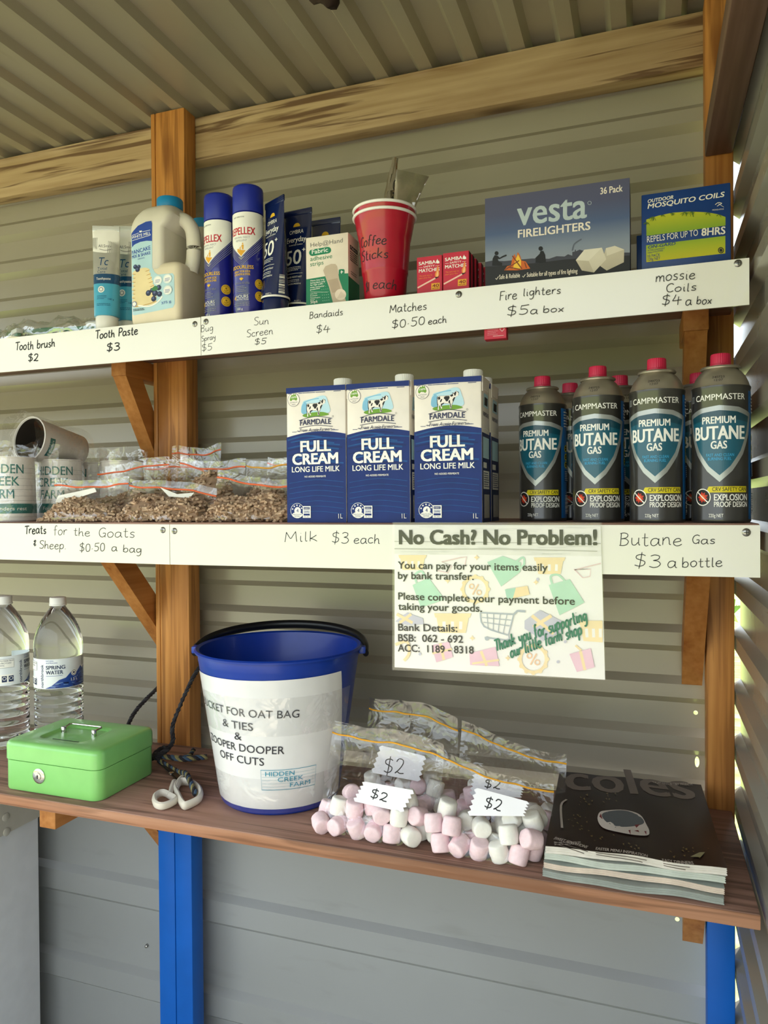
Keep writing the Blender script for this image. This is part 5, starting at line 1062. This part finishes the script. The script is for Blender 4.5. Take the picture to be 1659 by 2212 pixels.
# printed rows sit square to the sheet, which is taped on a little skew
def brow(t, x0, x1, y, h): d.t(t, x0, y, x1, y - .035 * (x1 - x0), h, TXT, .0)
r00 = rf(0); 
brow('BUCKET FOR OAT BAG', -128, 23, 163, 12); brow('& TIES', -80, -34, 140, 12); brow('&', -62, -51, 122, 12); brow('ZOOPER DOOPER', -122, 5, 106, 12); brow('OFF CUTS', -96, -22, 86, 12)
fr = [(-27, 76), (51, 76), (51, 44), (-27, 44)]; d.s_(fr, .8, SEA, closed=True)
for i in range(5): d.s_([(-26, 49 + i * 5.2), (50, 49 + i * 5.2)], .25, SEA)
d.t('HIDDEN', -21, 66.5, 19, 66.5, 7, SEA, .01); d.t('CREEK', -4, 57, 32, 57, 7, SEA, .01); d.t('FARM', 13, 47.5, 43, 47.5, 7, SEA, .01)
pp.build('paper_notice', bk, fix=False)
tp = MB(); A2, A3 = fa - 1.38, fa + 1.05
for j, (z0, z1) in enumerate(((.130, .190), (.006, .062))):
    V = [rb(A2 + (A3 - A2) * i / na, z0 + (z1 - z0) * k_ / 4, .0024 + .0016 * abs(noise.noise(Vector((i * .22, k_ * .9 + j * 9, 3))))) for k_ in range(5) for i in range(na + 1)]
    tp.add(V, [(k_ * (na + 1) + i, k_ * (na + 1) + i + 1, (k_ + 1) * (na + 1) + i + 1, (k_ + 1) * (na + 1) + i) for k_ in range(4) for i in range(na)], TAPE, True)
tp.build('clear_tape', bk, fix=False)

# scissors tied to the post with a rope
SCW, BLADE = col('#d9d1c4', .35, var=.05), col('#4a4640', .35, .9, var=.25)
def zp(x, y, dz=.006): p = PZ(x, y, ZB + dz); return Vector(p)
s0 = zp(385, 1690); sc = empty('scissors', (s0.x, s0.y, ZB)); tag(sc, 'white handled scissors lying on the bottom shelf beside the cash box', 'scissors')
L = lambda pts, dz=.008: [zp(x, y, dz) - Vector((s0.x, s0.y, ZB)) for x, y in pts]
c3 = lambda x, y: (280 + x / 6.505, 1440 + y / 6.505)
def hp(lst, dz=.008): return L([c3(*p) for p in lst], dz)
a = MB(); a.tube(cr_spline(hp([(350, 1850), (400, 1790), (490, 1775), (580, 1820), (650, 1870), (560, 1930), (450, 1960), (370, 1930)]), 5, True), .0042, SCW, 8, True, flat=1.5); a.tube(cr_spline(hp([(560, 1800), (600, 1690), (630, 1610)], .010), 4), [.0042] * 4 + [.005] * 4 + [.004], SCW, 8); a.build('handle', sc)
a = MB(); a.tube(cr_spline(hp([(640, 1700), (720, 1620), (840, 1625), (950, 1690), (1000, 1780), (960, 1870), (800, 1950), (745, 1930), (690, 1830)], .008), 5, True), .0044, SCW, 8, True, flat=1.6); a.tube(cr_spline(hp([(650, 1720), (690, 1620), (740, 1560)], .010), 4), [.005] * 9, SCW, 8); a.build('handle', sc)
a = MB(); bl = hp([(650, 1620), (600, 1540), (560, 1490), (380, 1330), (400, 1310), (600, 1470), (700, 1560)], .006); a.plate([(p.x, p.y) for p in bl], .0045, .0062, BLADE, 'z'); a.build('blade', sc)
a = MB(); bl = hp([(745, 1580), (660, 1500), (585, 1450), (400, 1270), (385, 1290), (540, 1460), (680, 1590)], .006); a.plate([(p.x, p.y) for p in bl], .0065, .0080, BLADE, 'z'); a.build('blade', sc)
a = MB(); pv = hp([(585, 1500)], .008)[0]; a.lathe([(.0045, .007), (.0045, .0095), (.003, .0105)], CHR, 16, (pv.x, pv.y)); a.build('pivot_screw', sc)
RPB, RPD, RPY = col('#42566a', .8, bp=.5, bs=900, var=.2), col('#2d2a2c', .85, bp=.5, bs=900, var=.2), col('#8f8455', .8, bp=.5, bs=900, var=.2)
rp = MB()
def rope(pts, r=.0042, mats=(RPB, RPD, RPY), per=10):
    p = cr_spline(pts, per); n = len(p); acc = 0
    strands = [[], [], []]
    for i in range(n):
        t = (p[min(i + 1, n - 1)] - p[max(i - 1, 0)]).normalized(); u = Vector((0, 0, 1)) - t * t.z
        if u.length < .05: u = Vector((1, 0, 0)) - t * t.x
        u.normalize(); w = t.cross(u)
        if i: acc += (p[i] - p[i - 1]).length
        for k in range(3):
            a = acc * 260 + k * 2 * PI / 3; strands[k].append(p[i] + (u * math.cos(a) + w * math.sin(a)) * r * .55)
    for k in range(3): rp.tube(strands[k], r * .6, mats[k], 6)
px0, px1 = -.938, -.858
K0 = Vector((-.850, 1.150, ZB + .016))
dk = (RPD, RPD, col('#3b3a3c', .85, var=.2))
rope([K0 + Vector((.0, .0, .0)), K0 + Vector((.012, .02, .02)), Vector((-.850, 1.19, 1.085)), Vector((-.848, 1.238, 1.145)), Vector((-.849, 1.275, 1.172)), Vector((-.852, 1.303, 1.178)), Vector((-.875, 1.313, 1.172)), Vector((-.92, 1.313, 1.150)), Vector((-.945, 1.300, 1.135)), Vector((-.955, 1.255, 1.112)), Vector((-.962, 1.215, 1.085)), Vector((-.955, 1.18, 1.05)), Vector((-.918, 1.16, 1.030)), Vector((-.880, 1.148, 1.028)), K0], .0042, dk, 8)
rope([K0 + Vector((-.01, .004, .004)), K0 + Vector((.004, -.012, .006)), K0 + Vector((.012, .004, .012)), K0 + Vector((-.004, .012, .010)), K0 + Vector((-.010, -.006, .002)), K0 + Vector((.006, -.010, -.002))], .0046, dk, 8)
rope([K0, zp(400, 1636, .014), zp(418, 1620, .012)], .0040); rope([K0, zp(395, 1640, .013), zp(425, 1637, .012), zp(446, 1635, .010)], .0046)
g1 = c3(800, 1510); g2 = c3(860, 1660); g3 = c3(920, 1800)
rope([K0 + Vector((0, -.005, -.006)), zp(*c3(680, 1470), .008), zp(*c3(790, 1500), .018), zp(*c3(845, 1600), .018), zp(*c3(900, 1730), .012), zp(*c3(930, 1800), .007)], .0042)
tag(rp.build('rope'), 'grey and blue twisted rope looped round the timber post and tied to the scissors', 'rope')

# marshmallow bags ------------------------------------------------------
MPK, MWH_ = col('#efd3da', .75, var=.06, vs=160, bp=.5, bs=260, sss=.1), col('#eeebe4', .75, var=.03, vs=160, bp=.4, bs=260, sss=.1)
def mallow(m):
    b = MB(); n = 20; prof = [(.004, 0)] + [(.0118 - .0032 * (1 - math.sin(t)), .0032 - .0032 * math.cos(t)) for t in np.linspace(.3, PI / 2, 5)] + [(.0126, .012)] + [(.0118 - .0032 * (1 - math.sin(t)), .0205 + .0032 * -math.cos(t)) for t in np.linspace(PI / 2, PI - .3, 5)] + [(.004, .0237)]
    rr = []
    for r, z in prof: rr.append([((r + .0004 * math.sin(i * 2.1 + z * 300)) * math.cos(2 * PI * i / n), (r + .0004 * math.cos(i * 1.3 + z * 200)) * math.sin(2 * PI * i / n), z - .012) for i in range(n)])
    b.loft(rr, m); return b.build('marshmallow')
def settle(n, w, d, hmax, seed, r=.0134):
    rnd = random.Random(seed); P = [Vector((rnd.uniform(-w / 2 + r, w / 2 - r), rnd.uniform(r, d - r), rnd.uniform(r, hmax * 2))) for _ in range(n)]
    for it in range(400):
        for p in P: p.z -= .0006 if it < 330 else 0; p.y -= .00012 if it < 330 else 0
        for i in range(n):
            for j in range(i):
                e = P[i] - P[j]; l = e.length
                if l < 2 * r and l > 1e-6: e *= (2 * r - l) / l * .5; P[i] += e; P[j] -= e
        for p in P:
            p.z = max(r, p.z); lim = w / 2 - r - .12 * max(0, p.z - .04); p.x = max(-lim, min(lim, p.x)); yb = r + .45 * max(0, p.z - .03); p.y = max(yb, min(d - r + .25 * p.z, p.y))
    return P
FILM2 = film(fac=.045, rough=.08, key='sweets_bag', bp=.9, bs=34)
MALB = [ # x centre, y front, width, depth, zip height, back, flap, drop, heap depth, count, seed, where, top narrowing
    (-.378, .972, .182, .082, .128, .052, .020, .030, .070, 30, 2, 'front marshmallow bag beside the bucket', 1.0),
    (-.212, .966, .172, .082, .104, .050, .010, .034, .066, 30, 5, 'front marshmallow bag beside the magazines', 1.0),
    (-.364, 1.090, .170, .060, .145, .036, .020, .030, .060, 16, 9, 'rear marshmallow bag beside the bucket', .9),
    (-.200, 1.084, .165, .060, .112, .040, .014, .030, .056, 16, 12, 'rear marshmallow bag behind the one by the magazines', 1.0)]
first = {}
for (x, y, w, d_, zh, bk_, fl_, dr, hh, cnt, seed, lab, wt) in MALB:
    bg = zip_bag('marshmallow_bag', w, d_, zh, bk_, fl_, YES, wt, seed, .0, FILM2, hh * 1.25, dr); bg.location = (x, y, ZB); bg.rotation_euler = (0, 0, -.03); tag(bg, lab + ', clear plastic with an orange zip', 'bag', 'bags of marshmallows')
    rnd = random.Random(seed)
    for i, p in enumerate(settle(cnt, w * .94, d_ * .95, hh, seed)):
        pk = rnd.random() < .55; key = 'p' if pk else 'w'
        if key not in first: first[key] = mallow(MPK if pk else MWH_); o = first[key]
        else: o = first[key].copy(); COL.objects.link(o)
        o.location = (x + p.x, y + p.y, ZB + p.z + .0006); o.scale = (1.06,) * 3; t = rnd.random(); o.rotation_euler = (rnd.uniform(-.4, .4), rnd.uniform(-.4, .4), rnd.uniform(0, 6)) if t < .55 else (PI / 2 + rnd.uniform(-.4, .4), rnd.uniform(-.3, .3), rnd.uniform(-.9, .9))
        tag(o, ('pink' if pk else 'white') + ' marshmallow in the ' + lab, 'marshmallow', ('pink' if pk else 'white') + ' marshmallows in the ' + lab)
TAGW = col('#eceaf0', .6, var=.02)
def price_tag(px, Y, lab, txt0, txt1, h, dy=.0):
    c = [PY(*p, Y) for p in px]; o0 = sum(c, Vector()) / 4; b = MB(); P = [(p.x - o0.x, p.z - o0.z) for p in c]
    tl, tr, br, bl = [Vector(p) for p in P]; out = []
    for a, e, k in ((tl, tr, 1), (tr, br, 5), (br, bl, 1), (bl, tl, 5)):
        nrm = Vector(((e - a).y, -(e - a).x)).normalized()
        for i in range(k * 2):
            q = a + (e - a) * (i / (k * 2)); q = q - nrm * (.004 if (i % 2 and k > 1) else 0); out.append((q.x, q.y))
    b.plate(out, 0, .0006, TAGW); d = D(b, flat(), planeY(Y, o0.x, o0.z)); d.hand('$2', *txt0, *txt1, h, BLK, 1.6)
    o = b.build('price_tag', loc=o0, rot=(-.28, 0, 0)); tag(o, lab, 'price tag', 'two dollar price tags'); return o
price_tag([(787, 1690), (890, 1708), (868, 1752), (768, 1730)], .983, 'white $2 tag in the front marshmallow bag beside the bucket', (800, 1722), (838, 1732), 18)
price_tag([(1030, 1704), (1138, 1732), (1128, 1762), (1016, 1760)], .977, 'white $2 tag in the front marshmallow bag beside the magazines', (1046, 1742), (1084, 1752), 22)
price_tag([(822, 1612), (915, 1634), (905, 1686), (808, 1668)], 1.085, 'white $2 tag showing in the rear marshmallow bag beside the bucket', (830, 1668), (876, 1672), 30)
price_tag([(1025, 1673), (1128, 1697), (1122, 1722), (1020, 1716)], 1.082, 'pale $2 tag behind, in the rear bag by the magazines', (1046, 1700), (1082, 1706), 18)

# magazines
PGS = [col('#cfc9c0', .7, var=.12, vs=40), col('#b7bdb4', .7, var=.12, vs=40), col('#c9b9ab', .7, var=.12, vs=40), col('#8d938e', .7, var=.12, vs=40)]
CVR = col('#281a17', .3, spec=.22, var=.2, vs=12)
def magazine(t, w, d_, seed, cover, page):
    rnd = random.Random(seed); b = MB(); nx, ny = 22, 14; a1, a2 = rnd.uniform(0, 6), rnd.uniform(0, 6); amp = .0011
    W_ = lambda x, y: amp * math.sin(x * 34 + a1) * (1 - y / d_ * .6) + .0008 * math.sin(x * 71 + y * 22 + a2)
    top = [((i / nx - .5) * w, j / ny * d_, t + W_((i / nx - .5) * w, j / ny * d_)) for j in range(ny + 1) for i in range(nx + 1)]
    bot = [(x, y, z - t + .0004 + (0 if t > .02 else 0)) for x, y, z in top]; M_ = nx + 1
    b.add(top, [(j * M_ + i, j * M_ + i + 1, (j + 1) * M_ + i + 1, (j + 1) * M_ + i) for j in range(ny) for i in range(nx)], cover, True)
    b.add(bot, [(j * M_ + i, (j + 1) * M_ + i, (j + 1) * M_ + i + 1, j * M_ + i + 1) for j in range(ny) for i in range(nx)], page, True)
    edge = [j * M_ for j in range(ny, -1, -1)] + list(range(1, M_)) + [j * M_ + nx for j in range(1, ny + 1)] + [ny * M_ + i for i in range(nx - 1, -1, -1)]
    ly = max(3, int(t / .0012)); vs = []
    for k in range(ly + 1):
        q = k / ly
        for e in edge: p, r = top[e], bot[e]; o = .0006 * (k % 2) * (1 if 0 < k < ly else 0); vs.append((p[0] * (1 - o / w * 4), p[1] * (1 - o) + o, p[2] * (1 - q) + r[2] * q))
    m_ = len(edge); b.add(vs, [(k * m_ + i, k * m_ + (i + 1) % m_, (k + 1) * m_ + (i + 1) % m_, (k + 1) * m_ + i) for k in range(ly) for i in range(m_)], page)
    return b, W_
zz = ZB; lay = [(.0085, 3, .212, .268, .010, 'bottom magazine of the stack, grey and bent'), (.0075, 2, .211, .268, .022, 'magazine second from the bottom of the stack, cream page edges'), (.0085, 1, .211, .270, .030, 'magazine just under the top one, greenish page edges')]
for i, (t, pg, w, d_, rz, lab) in enumerate(lay):
    b, _ = magazine(t, w, d_, i + 20, PGS[1], PGS[pg]); o = b.build('magazine', loc=(-.0205 + i * .0012, .9535 - i * .0008, zz + .0019 * (i > 0) + .0019), rot=(0, 0, rz)); tag(o, lab, 'magazine', 'magazines at the shelf end'); zz += t + .0034
t = .0095; b, Wf = magazine(t, .211, .270, 41, CVR, PGS[0])
hc = hom([(350, 160), (1325, 315), (1385, 840), (150, 672)], .211, .270)
d = D(b, lambda u, v, h: (u - .1055, v, t + Wf(u - .1055, v) + h), hc, step=.006, h0=.0004)
CT, CTD, GLD = col('#6f6259', .35, spec=.3), col('#b9aea4', .4), col('#6b5426', .35, coat=.4)
d.t('coles', 385, 290, 1275, 400, 190, CT, .03); d.t('TASTE FREE EVERY MONTH', 1010, 285, 1270, 318, 14, CTD); d.t('SWEET SENSATIONS', 220, 632, 458, 700, 18, CTD, .03); d.lines(222, 655, 430, 2, -14, 5, CTD); d.t('EASTER MENU INSPIRATION', 525, 712, 880, 772, 18, CTD, .03); d.t('EASY DINNERS', 980, 792, 1180, 812, 18, CTD, .03)
for x0, x1, y0, yy in ((222, 465, 650, 75), (522, 870, 732, 62), (980, 1150, 806, 22)):
    for k in range(2): d.s_([(x0, y0 + k * 14), (x1 - 30 * k, y0 + yy + k * 14)], 5, col('#7d736b', .4))
rn = random.Random(6)
for i in range(60):
    x, y = rn.choice(((420, 480), (500, 380), (680, 370), (440, 560), (560, 630), (1120, 720), (780, 700), (1200, 740))); x += rn.gauss(0, 45); y += rn.gauss(0, 22); d.p([(x, y), (x + rn.uniform(6, 20), y + rn.uniform(-6, 4)), (x + rn.uniform(8, 18), y + rn.uniform(4, 12))], GLD)
d.s_([(300, 560), (320, 400), (370, 360)], 7, CTD, smooth=4)
IV, GB, CR = col('#d9cfc6', .45), col('#4e555c', .3), col('#7d1f2a', .4)
d.p([(575, 510), (600, 470), (660, 462), (780, 458), (880, 490), (915, 560), (925, 600), (905, 628), (800, 628), (700, 610), (620, 585), (585, 555)], IV, smooth=4); d.p([(610, 490), (670, 468), (780, 462), (870, 495), (900, 545), (820, 570), (720, 575), (640, 545)], GB, smooth=4)
for p in ([(590, 500), (605, 480), (610, 520)], [(780, 600), (795, 595), (790, 628)], [(830, 560), (870, 555), (840, 580)], [(890, 600), (905, 600), (900, 625)], [(820, 600), (850, 595), (855, 610)]): d.p(p, CR)
d.s_([(620, 560), (660, 545), (690, 580), (720, 575), (760, 605)], 8, IV, smooth=3); d.p([(1165, 768), (1230, 745), (1265, 745), (1230, 775)], col('#8f8a66', .4))
o = b.build('magazine', loc=(-.0165, .9505, zz + .0022), rot=(0, 0, .042)); tag(o, 'top magazine with a glossy dark cover and iced dessert, at the shelf end', 'magazine', 'magazines at the shelf end')

# ------------------------------------------------------------------ below the shelf and overhead
FRW, FRB = col('#e2e3e6', .4, var=.03), col('#b3aea2', .45, var=.04)
fr_ = MB(); fr_.box(-1.95, -1.272, .62, 1.285, .03, .92, FRW, .006); fr = fr_.build('fridge'); tag(fr, 'pale grey fridge standing under the bottom shelf at the edge of view', 'fridge')
c = MB(); c.plate([(.98, .818), (1.288, .818), (1.288, .952), (.98, .952)], 0, .0115, FRB, 'x'); br = c.build('corner_bracket', fr, (-1.272, 0, 0)); br['label'] = 'beige bracket near the top with two round plugs'
for px, py in ((12, 1765), (14, 1797)):
    dd = ray(px, py); p = CAM + dd * ((-1.2605 - CAM.x) / dd.x); q = MB(); n = 20
    q.loft([[(x, r * math.cos(2 * PI * i / n), r * math.sin(2 * PI * i / n)) for i in range(n)] for r, x in ((.0085, 0), (.0085, .0015), (.0065, .0026))], FRB); q.build('plug', br, (.0115, p.y, p.z))
for i, (px, py, lab) in enumerate(((253, 1916, 'small silver screw in the lower wall, highest of three'), (315, 2045, 'silver screw in the lower wall close to the blue post foot'), (254, 2112, 'small silver screw low on the wall, lowest of three'), (1170, 2098, 'silver screw in the lower wall near the corner'))):
    p = PY(px, py, YW + .010); q = MB(); n = 14; q.loft([[(r * math.cos(2 * PI * i / n), y, r * math.sin(2 * PI * i / n)) for i in range(n)] for r, y in ((.0035, .014), (.0035, .002), (.0032, 0), (.0012, -.0016))], SCREW); tag(q.build('wall_screw', loc=p), lab, 'screw')
p = PZ(704, -40, 2.288); q = MB(); bm = bmesh.new(); bmesh.ops.create_icosphere(bm, subdivisions=3, radius=1)
for v in bm.verts: k = 1 + .35 * noise.noise(v.co * 1.7); v.co = (v.co.x * .030 * k, v.co.y * .017 * k, min(.0, v.co.z * .032 * k - .012 * (v.co.x > 0)))
q.frombm(bm, col('#2a1a12', .9, bp=.6, bs=120), True); tag(q.build('ceiling_clump', loc=(p.x, p.y, 2.2884)), 'dark brown clump stuck to the ribbed ceiling', 'clump')

# shrubs outside, glimpsed past the corner
LEAF = [col('#6f8f35', .6, var=.2), col('#8fae48', .6, var=.2)]; BARK = col('#7a6a58', .9)
def shrub(loc, h, seed, lab):
    rnd = random.Random(seed); r = empty('shrub', loc); tag(r, lab, 'shrub', 'shrubs outside'); st = MB()
    for i in range(7):
        a = rnd.uniform(0, 6.3); st.tube([(0, 0, 0), (.15 * math.cos(a) * h, .15 * math.sin(a) * h, h * .4), (.33 * math.cos(a) * h, .33 * math.sin(a) * h, h * rnd.uniform(.7, .95))], [.05, .03, .012], BARK, 6)
    st.build('stem', r); lf = MB()
    for i in range(1500):
        p = Vector((rnd.gauss(0, 1), rnd.gauss(0, 1), rnd.gauss(0, 1))).normalized() * rnd.uniform(.55, 1) ; p = Vector((p.x * .5 * h, p.y * .5 * h, h * .62 + p.z * .42 * h)); a = Vector((rnd.gauss(0, 1), rnd.gauss(0, 1), rnd.gauss(0, 1))).normalized(); b_ = a.orthogonal().normalized(); s = .06 * h / 2
        lf.add([p - a * s, p + b_ * s * .5, p + a * s, p - b_ * s * .5], [(0, 1, 2, 3)], LEAF[i % 2])
    lf.build('foliage', r, fix=False)
shrub((1.15, 6.2, -.06), 2.3, 1, 'sunlit shrub outside, glimpsed through the gaps at the corner, nearer one'); shrub((2.6, 9.5, -.06), 3.2, 2, 'taller sunlit shrub outside, farther off past the corner')
